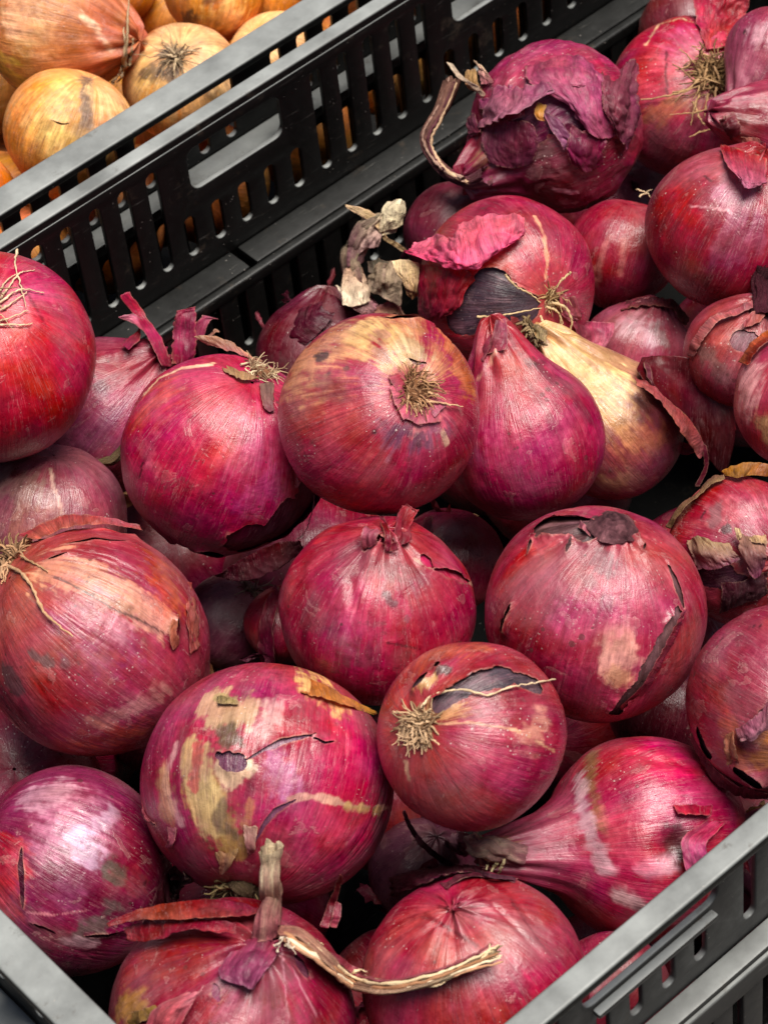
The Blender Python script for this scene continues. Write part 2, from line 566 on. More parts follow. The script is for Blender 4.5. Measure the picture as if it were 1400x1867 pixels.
# near long wall, seen from outside
H, lips = slots(0.0400 + 0.0, 0.1338, 0.01335, 5, (0.0260, 0.055, 4), CL, (-0.008, -0.047), (-0.0305, -0.047), (-0.0050, -0.0235))
LH = [(0.1635 + k * 0.01335, -0.072, -0.110, 0.0048, 0.0024) for k in range(-12, 30)]
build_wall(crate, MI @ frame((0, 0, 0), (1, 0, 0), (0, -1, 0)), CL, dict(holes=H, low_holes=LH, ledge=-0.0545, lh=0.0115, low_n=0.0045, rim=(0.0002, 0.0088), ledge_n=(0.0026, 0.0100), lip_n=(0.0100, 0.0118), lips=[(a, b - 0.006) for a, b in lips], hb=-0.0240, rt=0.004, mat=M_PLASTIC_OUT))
# short walls
for (o_, u_, n_) in (((0.0018, CW, 0), (0, -1, 0), (-1, 0, 0)), ((CL, 0, 0), (0, 1, 0), (1, 0, 0))):
    H, lips = slots(0.03, 0.1338, 0.01335, 5, (0.0261, 0.05, 4), CW, (-0.010, -0.047), (-0.030, -0.047), (-0.0050, -0.0215))
    LH = [(0.02 + k * 0.01335, -0.075, -0.110, 0.0048, 0.0024) for k in range(25)]
    build_wall(crate, MI @ frame(o_, u_, n_), CW, dict(holes=H, low_holes=LH, ledge=-0.0545, lh=0.011, low_n=0.0045, rim=(0.0002, 0.0131), ledge_n=(0.0026, 0.0110), lip_n=(0.011, 0.0128), lips=lips, hb=-0.0215, rt=0.004, ru0=0.0002, u0=0.003))
bm_obj('floor_panel', bevel_box((0, 0, -DEPTH), (CL, CW, -DEPTH + 0.004), 0.001), M_PLASTIC_IN, crate, MI)
for (x, y) in ((-0.004, -0.004), (CL - 0.004, -0.004), (-0.004, CW - 0.012), (CL - 0.004, CW - 0.012)):
    bm_obj('corner_post', bevel_box((x, y, -DEPTH), (x + 0.008, y + 0.008, -0.005), 0.001), M_PLASTIC, crate, MI)

Y0 = 0.3815
crate2 = thing('plastic_crate', 'black slotted plastic crate behind, holding the yellow onions', 'crate', (0.28, Y0 + 0.18, -DEPTH), G_CRATE)
MJ = Matrix.Translation((-0.28, -Y0 - 0.18, DEPTH))
H, lips = slots(0.1825 , 0.1338, 0.01335, 5, (0.0215, 0.048, 4), CL, (-0.0058, -0.0330), (-0.0205, -0.0330), (-0.0040, -0.0175))
LH = [(0.1963 + k * 0.01335, -0.0495, -0.092, 0.0060, 0.0030) for k in range(-14, 27)]
build_wall(crate2, MJ @ frame((0, Y0, 0), (1, 0, 0), (0, -1, 0)), CL, dict(holes=H, low_holes=LH, ledge=-0.0350, lh=0.005, low_n=0.003, rim=(-0.007, 0.006), ledge_n=(0.0026, 0.0122), rt=0.0035))
H, _ = slots(0.1863, 0.1338, 0.01335, 5, (0.0261, 0.0455, 5), CL, (-0.0085, -0.0568), (-0.0385, -0.0572), (-0.0088, -0.0280))
LH = [(0.2597 + k * 0.0132, -0.0722, -0.0998, 0.0042, 0.0021) for k in range(-19, 23)]
build_wall(crate2, MJ @ frame((0, Y0 + CW, 0), (1, 0, 0), (0, 1, 0)), CL, dict(holes=H, low_holes=LH, ledge=-0.066, lh=0.006, low_n=-0.0158, rim=(0.0004, 0.0085), ledge_n=(-0.0125, -0.0002), lip_n=(-0.0162, -0.0122)))
for (o_, u_, n_) in (((0.0, Y0 + CW, 0), (0, -1, 0), (-1, 0, 0)), ((CL, Y0, 0), (0, 1, 0), (1, 0, 0))):
    H, lips = slots(0.03, 0.1338, 0.01335, 5, (0.0261, 0.05, 4), CW, (-0.010, -0.047), (-0.030, -0.047), (-0.0050, -0.0215))
    LH = [(0.02 + k * 0.01335, -0.075, -0.110, 0.0048, 0.0024) for k in range(25)]
    build_wall(crate2, MJ @ frame(o_, u_, n_), CW, dict(holes=H, low_holes=LH, ledge=-0.0545, lh=0.011, low_n=0.0045, rim=(0.0002, 0.0131), ledge_n=(0.0026, 0.0110), lip_n=(0.011, 0.0128), lips=lips, hb=-0.0215, rt=0.004, ru0=0.0002, u0=0.003))
bm_obj('floor_panel', bevel_box((0, Y0, -DEPTH), (CL, Y0 + CW, -DEPTH + 0.004), 0.001), M_PLASTIC_IN, crate2, MJ)

bm = bevel_box((-1.2, -1.2, -DEPTH - 0.03), (2.0, 2.0, -DEPTH - 0.002), 0.002)
tb = bm_obj('ground', bm, M_TABLE, None)
tb['kind'] = 'structure'
tb['label'] = 'grey stall boards under the crates'

# ------------------------------------------------------------------ onions
PIG = np.array([0.78, 0.52, 0.56])
ONION = {}            # built onions: vertices, normals, projected pixels, depths ...

def camdir(a):
    v = a[0] * RT + a[1] * UP - a[2] * FW
    return v / np.linalg.norm(v)

def pick(o, x, y):
    d2 = (o['px'][:, 0] - x) ** 2 + (o['px'][:, 1] - y) ** 2
    d2 = np.where(o['front'], d2, 1e12)
    k = d2.argmin()
    return k, math.sqrt(d2[k])

def feature_points(o, s):
    P = pts(s)
    out = []
    for k in range(len(P)):
        out.append(P[k])
        if k + 1 < len(P):
            n = int(np.linalg.norm(P[k + 1] - P[k]) // 7)
            for j in range(1, n + 1):
                out.append(P[k] + (P[k + 1] - P[k]) * j / (n + 1))
    Q = []
    for q in out:
        d2 = (o['px'][:, 0] - q[0]) ** 2 + (o['px'][:, 1] - q[1]) ** 2
        d2 = np.where(o['front'], d2, 1e12)
        k = np.argpartition(d2, 4)[:4]
        w = 1 / (d2[k] + 0.05) ** 1.5
        Q.append((o['V'][k] * w[:, None]).sum(0) / w.sum())
    return np.array(Q)

def dist_to(V, F, along=False):
    best = np.full(len(V), 1e9)
    where = np.zeros(len(V))
    if len(F) == 1:
        F = np.vstack([F, F])
    i = 0
    for a, b in zip(F[:-1], F[1:]):
        e = b - a
        t = np.clip((V - a) @ e / (e @ e + 1e-14), 0, 1)
        d = ((V - a - t[:, None] * e) ** 2).sum(1)
        if along:
            where = np.where(d < best, i + t, where)
            i += 1
        np.minimum(best, d, out=best)
    return (np.sqrt(best), where / max(i, 1)) if along else np.sqrt(best)

def make_onion(key, c, R, name, label, cat, group, pole, which='root', asp=0.92, neck=(0.12, 0.14, 2.35), cols=('#a83248', '#96243c', '#8a2038'), alt='#b0506a',
               inner='#5a1430', blobs=(), bare=(), dents=(), lump=0.042, crumple=0.0, res=(104, 168), seed=1, curl=1.1, mat=None, jag=1.0, dip=0.07):
    c = np.array(c)
    ez = camdir(pole) * (-1 if which == 'root' else 1)
    rng = np.random.default_rng(seed)
    ex = np.cross(ez, rng.normal(size=3)); ex /= np.linalg.norm(ex)
    ey = np.cross(ez, ex)
    m, n = res
    th = np.linspace(0.012, math.pi - 0.004, m)[:, None] + np.zeros((1, n))
    ph = np.linspace(0, 2 * math.pi, n, endpoint=False)[None, :] + np.zeros((m, 1))
    th, ph = th.ravel(), ph.ravel()
    nl, nr, n0 = neck
    rho = np.sin(th) ** 0.94
    z = -asp * np.cos(th) + dip * np.exp(-(th / 0.24) ** 2)
    q = sstep(n0, math.pi, th)
    z = z + nl * q ** 1.6
    rho = np.sqrt(rho ** 2 + (nr * q) ** 2) * (1 - sstep(math.pi - 0.05, math.pi, th) * 0.98)
    cp, sp_ = np.cos(ph), np.sin(ph)
    D = np.stack([rho * cp, rho * sp_, z], 1)
    mer = np.stack([cp, sp_, th * 0.07], 1)
    lum = 1 + lump * fbm(D * 1.25, seed, 3) + 0.012 * fbm(np.stack([cp * 2.2, sp_ * 2.2, th * 0.5], 1), seed + 5, 3) * np.sin(th)
    for _ in range(6):
        q_ = rng.normal(size=3); q_ /= np.linalg.norm(q_)
        dq = np.linalg.norm(D - q_, axis=1)
        lum = lum - rng.uniform(-0.008, 0.03) * np.exp(-(dq / rng.uniform(0.35, 0.6)) ** 2)
    cr = fbm(np.stack([cp * 3.4, sp_ * 3.4, th * 0.35], 1), seed + 15, 3, 0.6)
    lum = lum - 0.010 * np.exp(-(cr / 0.035) ** 2) * np.sin(th) * np.clip(0.5 + 1.5 * vnoise(D * 2.5, seed + 16), 0, 1)
    if crumple:
        lum = lum - crumple * np.abs(fbm(D * 3.2 + 0.6 * fbm(D * 2, seed + 3, 2)[:, None], seed + 9, 3)) * sstep(0.3, 1.1, th)
    fold = 0.035 * q * np.sin(ph * 7 + 3 * vnoise(D * 2, seed + 2)) + 0.02 * q * np.sin(ph * 13 + seed)
    D = D * (lum + fold)[:, None]
    V = c + R * (D[:, :1] * ex + D[:, 1:2] * ey + D[:, 2:] * ez)
    T = grid_tris(m, n, True)
    Nn = vnormals(V, T)
    if np.mean(((V - c) * Nn).sum(1)) < 0:
        T = T[:, ::-1]
        Nn = -Nn
    o = dict(V=V, N=Nn, c=c, R=R, ez=ez, ex=ex, ey=ey)
    def refresh():
        o['px'], o['z'] = project(o['V'])
        o['front'] = ((CAM - o['V']) * o['N']).sum(1) > 0
    refresh()
    mm = (c - CAM) @ FW / FPX                    # metres per photo pixel at this onion
    for (r, depth, s) in dents:
        d = dist_to(o['V'], feature_points(o, s))
        o['V'] = o['V'] - o['N'] * (depth * mm * np.exp(-(d / (r * mm)) ** 2))[:, None]
    if dents:
        o['N'] = vnormals(o['V'], T)
        refresh()
    V, Nn = o['V'], o['N']
    X = (V - c) / 0.035
    # outer skin colour: pigment, plus highlights and underside shade painted in some blobs
    def tone(h):
        q = hexlin(h)
        if cat != 'red onion':
            return np.minimum(q * np.array([1.26, 1.13, 1.12]), 0.85)
        return q * (PIG if q[1] < 0.36 * q[0] else np.array([1.0, 0.93, 0.9]))
    c0, c1, c2 = (tone(h) for h in cols)
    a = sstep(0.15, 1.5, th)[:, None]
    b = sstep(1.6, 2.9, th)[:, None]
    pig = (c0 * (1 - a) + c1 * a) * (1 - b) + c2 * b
    w = np.clip(0.5 + 1.25 * fbm(X * 1.6, seed + 21, 3), 0, 1)[:, None] * 0.50
    pig = pig * (1 - w) + tone(alt) * w
    stripe = fbm(np.stack([cp * 4.5, sp_ * 4.5, th * 0.35], 1), seed + 31, 3)
    pig = pig * (1 + 0.30 * stripe)[:, None]
    nz, nz2 = fbm(X * 5, seed + 41, 4, 0.6), fbm(X * 16, seed + 43, 3, 0.6)
    nz3 = fbm(np.stack([cp * 14, sp_ * 14, th * 2.0], 1), seed + 47, 3, 0.7)
    nz = 0.55 * nz + 0.75 * fbm(np.stack([cp * 6, sp_ * 6, th * 1.6], 1), seed + 49, 3, 0.6)
    for (h, r, s, soft, P) in blobs:
        d = dist_to(V, feature_points(o, P)) / mm
        k = np.clip((r * (1 + 0.9 * nz + 0.6 * nz2 + 0.9 * nz3) - d) / (r * soft * 0.9) + 0.35, 0, 1)
        k = s * k * k * (3 - 2 * k)
        if soft <= 0.75 and r > 8:                      # a torn patch: a thin dark line painted along its border as edge shade
            pig = pig * (1 - 0.45 * np.exp(-((k / s - 0.22) / 0.16) ** 2) * np.clip(0.4 + nz2, 0, 1))[:, None]
        k = k[:, None]
        pig = pig * (1 - k) + tone(h) * np.clip(1 + 0.45 * nz2 + 0.5 * nz3, 0.35, 1.7)[:, None] * k
    base = c - np.array([0, 0, R])
    root = thing(name, label, cat, base, group)
    o['root'], o['base'], o['mm'] = root, base, mm
    mat = mat or M_SKIN
    if bare:
        g = np.full(len(V), 1e3)
        rag = 2.4 * nz2 + 1.6 * nz + 2.0 * vnoise(X * 34, seed + 77)
        for (r, P) in bare:
            d, tt = dist_to(V, feature_points(o, P), True)
            d = d / mm
            re = r * (1 + 0.35 * nz)
            if r < 10 and len(P.split()) > 1:            # a crack: it opens in the middle and closes at its ends
                re = re * (0.15 + 1.15 * np.sin(np.clip(tt, 0, 1) * math.pi) ** 0.8) * (1 + 0.5 * nz2 + 0.4 * nz)
                d = d + 0.25 * r * nz2
            g = np.minimum(g, d - re + jag * min(1.0, r / 11) * rag)
        ci = hexlin(inner)
        pin = np.repeat(ci[None], len(V), 0) * (1 + 0.35 * fbm(X * 2.5, seed + 51, 3) + 0.25 * stripe)[:, None]
        w2 = np.clip(0.9 * fbm(np.stack([cp * 9, sp_ * 9, th * 1.4], 1), seed + 57, 4, 0.65) + 0.7 * fbm(X * 4, seed + 58, 3), 0, 1)[:, None]
        pin = pin * (1 - 0.6 * w2) + hexlin('#a0707c') * 0.6 * w2  # rosy pale patches paint highlights and scratches into the bare layer
        Ti = T[(g[T] < 45).any(1)]
        ui, Ti = np.unique(Ti, return_inverse=True)
        Ti = Ti.reshape(-1, 3)
        mesh_obj('inner_layer', (V - Nn * 0.0007)[ui], Ti, M_FLESH, root, pin[ui], mer[ui], origin=base)
        k = np.clip(1 - np.abs(g - 0.6) / (1.6 + 2.2 * np.clip(nz2 + .3, 0, 1)), 0, 1)[:, None] * 0.6 * np.clip(0.35 + 1.3 * nz, 0.05, 1)[:, None]
        pig = pig * (1 - k) + hexlin('#c89a86') * k
        gg = np.maximum(g, 0)
        lift = curl * mm * 5.0 * np.exp(-gg / 11.0) * np.clip(0.5 + 2.2 * fbm(X * 2.6, seed + 61, 2), 0.0, 1.9)
        A = np.hstack([V + Nn * lift[:, None], pig, mer])
        A, T2 = clip_tris(A, T, g)
        mesh_obj('outer_skin', A[:, :3], T2, mat, root, A[:, 3:6], A[:, 6:9], origin=base)
    else:
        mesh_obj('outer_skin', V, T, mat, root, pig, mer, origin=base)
    ONION[key] = o
    return o

def tube_arrays(P, r, k=5, squash=1.0, rough=0.0, seed=0, fray=0.0):
    P = np.asarray(P, float)
    n = len(P)
    t = np.gradient(P, axis=0)
    t /= np.linalg.norm(t, axis=1, keepdims=True) + 1e-12
    a = np.cross(t[0], [0.3, 0.5, 0.81]); a /= np.linalg.norm(a) + 1e-9
    A = []
    for i in range(n):
        a = a - t[i] * (a @ t[i]); a /= np.linalg.norm(a) + 1e-9
        A.append(a)
    A = np.array(A)
    B = np.cross(t, A)
    r = np.broadcast_to(np.asarray(r, float), (n,))
    ang = np.linspace(0, 2 * math.pi, k, endpoint=False)
    V = np.zeros((n, k, 3))
    for j, an in enumerate(ang):
        rj = r
        if rough:
            q = np.stack([np.full(n, math.cos(an) * 1.9), np.full(n, math.sin(an) * 1.9), np.linspace(0, 1, n) * 2.5], 1)
            q2 = np.stack([np.full(n, math.cos(an) * 5), np.full(n, math.sin(an) * 5), np.linspace(0, 1, n) * 3], 1)
            q3 = np.stack([np.full(n, math.cos(an) * 14), np.full(n, math.sin(an) * 14), np.linspace(0, 1, n) * 2], 1)
            rj = r * (1 + rough * (fbm(q, seed, 2) + 0.6 * vnoise(q2, seed + 3) + 0.35 * vnoise(q3, seed + 4)))
        V[:, j] = P + A * (rj * math.cos(an))[:, None] + B * (rj * math.sin(an) * squash)[:, None]
        if fray:
            fr = fray * (0.5 + 0.5 * math.sin(an + seed)) * (0.7 + 0.3 * math.sin(an * 5 + seed))
            V[-1, j] += t[-1] * fr
            V[-2, j] += t[-2] * fr * 0.5
    return V.reshape(-1, 3), grid_tris(n, k, True), np.stack([np.tile(np.cos(ang), n), np.tile(np.sin(ang), n), np.repeat(np.linspace(0, .5, n), k)], 1)

def refpoint(keys, x, y, h, flat=0.0):
    """point at photo position x,y that lies h mm in front of the nearest of the named onions"""
    best = None
    for kk in keys.split():
        o = ONION[kk]
        k, d = pick(o, x, y)
        zc = (o['c'] - CAM) @ FW
        z = o['z'][k] if d < 9 else None
        if z is not None and (best is None or z < best):
            best = z
    if best is None:
        best = min((ONION[kk]['c'] - CAM) @ FW for kk in keys.split())
    if flat:
        zc = (ONION[keys.split()[0]]['c'] - CAM) @ FW
        best = best * (1 - flat) + zc * flat
    return CAM + ray(x, y) * (best - h / 1000.0)

def owner(parent):
    if isinstance(parent, str):
        o = ONION[parent]
        return o['root'], o['base']
    return parent, np.array(parent.location)

def strand(parent, keys, s, r=1.7, h=0.7, color='#c9a877', name='root_strand', seed=0, n=None, tip=0.45):
    P = pts(s)
    n = n or 6 * len(P)
    Q = catmull(P, n)
    rng = np.random.default_rng(int(P[0, 0] * 7 + P[0, 1]))
    W = np.array([refpoint(keys, x, y, (h if Q.shape[1] < 3 else Q[i, 2])) for i, (x, y) in enumerate(Q[:, :2])])
    # smooth depth along the strand
    for _ in range(4):
        W[1:-1] = (W[:-2] + 2 * W[1:-1] + W[2:]) / 4
    W = W + rng.normal(size=W.shape) * 0.00012
    root, base = owner(parent)
    mm = ONION[keys.split()[0]]['mm']
    rad = r * mm * np.linspace(1.15, tip, n) * (1 + 0.2 * rng.normal(size=n))
    V, T, mer = tube_arrays(W, rad, 5)
    cc = hexlin(color)
    pig = np.repeat(cc[None], len(V), 0) * (0.85 + 0.3 * np.repeat(rng.random(n), 5))[:, None]
    return mesh_obj(name, V, T, M_DIRT, root, pig, mer, origin=base)

def tuft(key, n=40, length=0.008, spread=1.0, disc=0.16, color='#b89468', dark='#4a3420', seed=0, r=0.00021, at=None, bend=0.32, end='root', lift=0.0):
    """the dry root plate and its cut roots: one mesh, too fine to count"""
    o = ONION[key]
    rng = np.random.default_rng(seed + 11)
    n = int(n * 1.7)
    axis = -o['ez'] if end == 'root' else o['ez']
    if at is not None:
        k, _ = pick(o, *at)
        c = o['V'][k]
        axis = o['N'][k] * 0.6 + axis * 0.4
        axis /= np.linalg.norm(axis)
    else:
        d = (o['V'] - o['c']) @ axis
        near = np.argsort(np.linalg.norm((o['V'] - o['c']) / o['R'] - axis * 0.9, axis=1))[:40]
        c = o['V'][near].mean(0)
    R = o['R']
    e1 = np.cross(axis, [0.21, 0.63, 0.4]); e1 /= np.linalg.norm(e1)
    e2 = np.cross(axis, e1)
    VV, TT, PP, MM, base = [], [], [], [], 0
    for i in range(n):
        a = rng.random() * 2 * math.pi
        rr_ = disc * R * math.sqrt(rng.random())
        p = c + (e1 * math.cos(a) + e2 * math.sin(a)) * rr_ + axis * (0.0002 + lift)
        d = axis * (0.35 + rng.random() * 0.5) + (e1 * math.cos(a) + e2 * math.sin(a)) * spread * (0.3 + rng.random() * rr_ / (disc * R)) + rng.normal(size=3) * 0.3
        L = length * (0.35 + rng.random() ** 1.6)
        m = 6
        Q = [p]
        for j in range(m - 1):
            d = d / np.linalg.norm(d)
            Q.append(Q[-1] + d * L / (m - 1))
            d = d + rng.normal(size=3) * bend + np.array([0, 0, -0.16]) - axis * 0.10
        rad = r * (0.7 + 0.7 * rng.random()) * np.linspace(1.2, 0.6, m)
        V, T, mer = tube_arrays(Q, rad, 4)
        VV.append(V); TT.append(T + base); MM.append(mer); base += len(V)
        t = rng.random() ** 0.8
        PP.append(np.repeat((hexlin(color) * t + hexlin(dark) * (1 - t))[None], len(V), 0))
    # rough mound of the plate
    mth, mph = 7, 16
    q, f = np.meshgrid(np.linspace(0.001, 1, mth), np.linspace(0, 2 * math.pi, mph, endpoint=False), indexing='ij')
    q, f = q.ravel(), f.ravel()
    nz = fbm(np.stack([np.cos(f) * q * 4, np.sin(f) * q * 4, q * 0], 1), seed + 3, 3)
    V = c + (e1 * np.cos(f)[:, None] + e2 * np.sin(f)[:, None]) * (q * disc * R * (1 + 0.25 * nz))[:, None] + axis * ((0.07 * R * (1 - q ** 2) * (1 + 0.8 * nz)) - 0.0006 + lift)[:, None]
    VV.append(V); TT.append(grid_tris(mth, mph, True) + base)
    PP.append((hexlin(dark) * 1.2)[None] * (1 + 0.8 * nz[:, None]).clip(0.2))
    MM.append(np.stack([np.cos(f), np.sin(f), q], 1))
    ob = mesh_obj('root_tuft', np.vstack(VV), np.vstack(TT), M_DIRT, o['root'], np.vstack(PP), np.vstack(MM), origin=o['base'])
    ob['kind'] = 'stuff'
    return ob

def flap(parent, keys, rows, c1='#a83a50', c2=None, jag=5.0, wr=1.2, edge='#d0a590', name='skin_flap', res=(26, 40), mat=None, seed=0, flat=0.0, round_=0.0, edges='uUvV', ew=2.0, wscale=1.0, thick=0.00009):
    """torn skin: rows of x,y,h (photo pixels, mm in front of the onions named in keys); fibres run from the first row to the last"""
    rows = [pts(r) for r in rows]
    cache = []
    for r in rows:
        cache.append(np.array([refpoint(keys, q[0], q[1], q[2] if len(q) > 2 else 1.0, flat) for q in r]))
    k = max(len(r) for r in cache)
    m, n = res
    G = np.stack([catmull(r, n) for r in cache])             # rows x n x 3
    G = np.stack([catmull(G[:, j], m) for j in range(n)], 1)  # m x n x 3
    V = G.reshape(-1, 3)
    T = grid_tris(m, n)
    v, u = np.meshgrid(np.linspace(0, 1, m), np.linspace(0, 1, n), indexing='ij')
    u, v = u.ravel(), v.ravel()
    Lu = np.linalg.norm(np.diff(G[m // 2], axis=0), axis=1).sum()
    Lv = np.linalg.norm(np.diff(G[:, n // 2], axis=0), axis=1).sum()
    mm = ONION[keys.split()[0]]['mm']
    Nn = vnormals(V, T)
    U = np.stack([u * Lu, v * Lv, np.zeros_like(u)], 1)
    wn = fbm(U * 140 * wscale * np.array([1.0, 0.55, 1]), seed + 2, 3)
    rn = 1 - 3.2 * np.abs(fbm(U * 210 * wscale * np.array([1.0, 0.7, 1]), seed + 12, 3, 0.55))
    V = V + Nn * (wr / 1000 * (0.8 * wn + 0.45 * rn))[:, None]
    d = np.full(len(u), 1e9)
    if 'u' in edges: d = np.minimum(d, u * Lu)
    if 'U' in edges: d = np.minimum(d, (1 - u) * Lu)
    if 'v' in edges: d = np.minimum(d, v * Lv)
    if 'V' in edges: d = np.minimum(d, (1 - v) * Lv)
    if round_:
        rr2 = ((2 * u - 1) ** 4 + (2 * v - 1) ** 4) ** 0.25
        d = np.minimum(d, (1 - rr2) * min(Lu, Lv) * 0.5 + 0.0004)
    g = d / mm - jag * np.clip(0.6 + 1.3 * fbm(U * 260, seed + 4, 4, 0.65) + 0.4 * vnoise(U * 1700, seed + 8), 0.02, 2.4)
    ca, cb = hexlin(c1), hexlin(c2 or c1)
    f = np.clip(v + 0.25 * wn, 0, 1)[:, None]
    pig = ca * (1 - f) + cb * f
    pig = pig * (1 + 0.22 * rn[:, None]) * (1 + 0.3 * fbm(np.stack([u * 9, v * 1.2, u * 0], 1), seed + 6, 3))[:, None]
    e = np.clip(1 - np.abs(g) / (ew * .8), 0, 1)[:, None] * 0.55
    pig = pig * (1 - e) + hexlin(edge) * e
    mer = np.stack([u * Lu / 0.035, v * 0 + seed, v * Lv / 0.035 * 0.12], 1)
    A, T2 = clip_tris(np.hstack([V, pig, mer]), T, g)
    root, base = owner(parent)
    ob = mesh_obj(name, A[:, :3], T2, mat or M_FLAP, root, A[:, 3:6], A[:, 6:9], origin=base)
    md = ob.modifiers.new('thickness', 'SOLIDIFY')
    md.thickness = thick
    md.offset = 0
    return ob

def stalk(parent, keys, s, radii, c1='#c0a070', c2=None, squash=0.6, rough=0.5, fray=0.004, name='dry_neck', seed=0, n=48, k=30, flat=0.0):
    """a dried neck: a ribbed, flattened hollow stem; s holds x,y,h"""
    P = pts(s)
    W = np.array([refpoint(keys, q[0], q[1], q[2], flat) for q in P])
    W = catmull(W, n)
    mm = ONION[keys.split()[0]]['mm']
    rad = np.interp(np.linspace(0, 1, n), np.linspace(0, 1, len(radii)), radii) * mm
    W = W + 0.0006 * np.stack([vnoise(np.stack([np.linspace(0, 7, n), np.full(n, i), np.full(n, seed)], 1), seed) for i in range(3)], 1)
    V, T, mer = tube_arrays(W, rad, k, squash, rough, seed, fray)
    f = np.repeat(np.linspace(0, 1, n), k)
    nz = fbm(np.stack([mer[:, 0] * 2, mer[:, 1] * 2, f * 3], 1), seed + 5, 3)
    f = np.clip(f + 0.5 * nz, 0, 1)[:, None]
    pig = hexlin(c1) * (1 - f) + hexlin(c2 or c1) * f
    pig = pig * (1 + 0.4 * nz)[:, None]
    root, base = owner(parent)
    return mesh_obj(name, V, T, M_NECK, root, pig, mer, origin=base)

def mound(key, x, y, r, height, c1, c2, seed=0, name='neck_stub'):
    o = ONION[key]
    k, _ = pick(o, x, y)
    c, ax = o['V'][k], o['N'][k] * 0.55 + o['ez'] * 0.45
    ax /= np.linalg.norm(ax)
    e1 = np.cross(ax, [0.2, 0.6, 0.4]); e1 /= np.linalg.norm(e1)
    e2 = np.cross(ax, e1)
    mq, mf = 46, 64
    q, f = np.meshgrid(np.linspace(0.004, 1, mq), np.linspace(0, 2 * math.pi, mf, endpoint=False), indexing='ij')
    q, f = q.ravel(), f.ravel()
    nz = fbm(np.stack([np.cos(f) * q * 2.5, np.sin(f) * q * 2.5, q * 0], 1), seed, 3)
    ring = np.abs(((q * 5.5 + 0.5 * nz) % 1.0) - 0.5) * 2
    h = height * ((1 - q ** 1.6) + 0.06 * ring * (1 - q) + 0.22 * nz * (1 - q)) - 0.0009
    rad = r * o['mm'] * q * (1 + 0.16 * nz)
    V = c + (e1 * np.cos(f)[:, None] + e2 * np.sin(f)[:, None]) * rad[:, None] + ax * h[:, None]
    t = np.clip(0.35 + 0.3 * ring + 0.9 * nz, 0, 1)[:, None]
    pig = hexlin(c1) * t + hexlin(c2) * (1 - t)
    mesh_obj(name, V, grid_tris(mq, mf, True), M_NECK, o['root'], pig, np.stack([np.cos(f), np.sin(f), q], 1), origin=o['base'])

# pieces that lean on several onions are built once all the onions stand
LATER = []
def later(fn):
    return lambda *a, **k: LATER.append((fn, a, k))
flap, strand, stalk, tuft, mound = later(flap), later(strand), later(stalk), later(tuft), later(mound)

RED = 'red onions heaped in the front crate'
YEL = 'yellow onions in the crate behind'
def red(key, c, R, label, pole, which='root', **k):
    return make_onion(key, c, R, 'red_onion', label, 'red onion', RED, pole, which, **k)

# ---- far left, by the crate wall
red('A1', (0.1314, 0.31, 0.0098), 0.0369, 'big crimson onion with pale root hairs, against the slotted wall', (0.12, 0.50, 0.86), seed=1,
    cols=('#c8405e', '#a81d3c', '#8a1530'), alt='#b83a58', lump=0.02,
    blobs=[('#d06a80', 60, .7, 1.2, '8,545'), ('#7a1028', 60, .5, 1.3, '60,800 -20,840'), ('#7c1a34', 3, .8, .8, '35,515 60,550 88,600'), ('#c85070', 30, .5, 1.2, '30,640 60,600')])
tuft('A1', 20, .010, 1.2, .10, '#d9bd98', '#8a5a48', seed=1)
for s in ('32,455 28,480 40,525 48,560', '0,545 25,512 40,496 64,493', '0,552 30,530 52,528 82,534', '2,566 28,548 50,532', '0,585 22,578 52,566', '0,592 40,592 60,590', '0,530 12,512 34,498'):
    strand('A1', 'A1', s, 2.0, 1.5, '#dcc0a0')
red('A2', (0.1743, 0.316, -0.0557), 0.0291, 'dusky mauve onion with a shredded crimson neck, tucked in by the wall', (0.62, 0.62, 0.48), 'neck', seed=2,
    cols=('#8a3a58', '#96405c', '#a03850'), alt='#7c4462', neck=(.25, .16, 2.3), blobs=[('#4a2a34', 16, .6, .9, '185,705'), ('#7a4a6a', 60, .5, 1.2, '150,800 200,780')])
flap('A2', 'A2', ['292,668,6 318,672,6', '272,625,9 300,625,8', '248,582,12 268,575,11', '213,538,15 236,528,14'], '#a01c40', '#b8305a', jag=3, seed=3, res=(30, 16), wr=.8)
flap('A2', 'A2', ['268,612,10 250,592,10', '240,590,13 248,572,12', '212,578,15 226,574,14'], '#b03a5a', '#d08096', jag=2, seed=4, res=(18, 14))
flap('A2', 'A2', ['262,590,8 252,585,8', '238,610,8 256,616,8', '220,628,7 234,636,7'], '#8a0c2c', '#a01438', jag=3, seed=5, res=(18, 14))
flap('A2', 'A2', ['308,672,6 355,660,6', '312,620,8 362,620,9', '316,580,10 360,572,10', '322,566,10 358,558,10'], '#7a1436', '#a02a4c', jag=6, seed=6, res=(30, 24), edge='#c89070')
flap('A2', 'A2', ['345,625,6 372,618,6', '358,590,6 385,585,6', '368,572,6 400,582,6'], '#a03a60', '#b85a78', jag=4, seed=7, res=(20, 14))
flap('A2', 'A2', ['372,612,4 385,618,4', '385,604,4 396,608,4', '390,594,4 404,606,4'], '#a8604e', '#b88870', jag=3, seed=8, res=(14, 12))

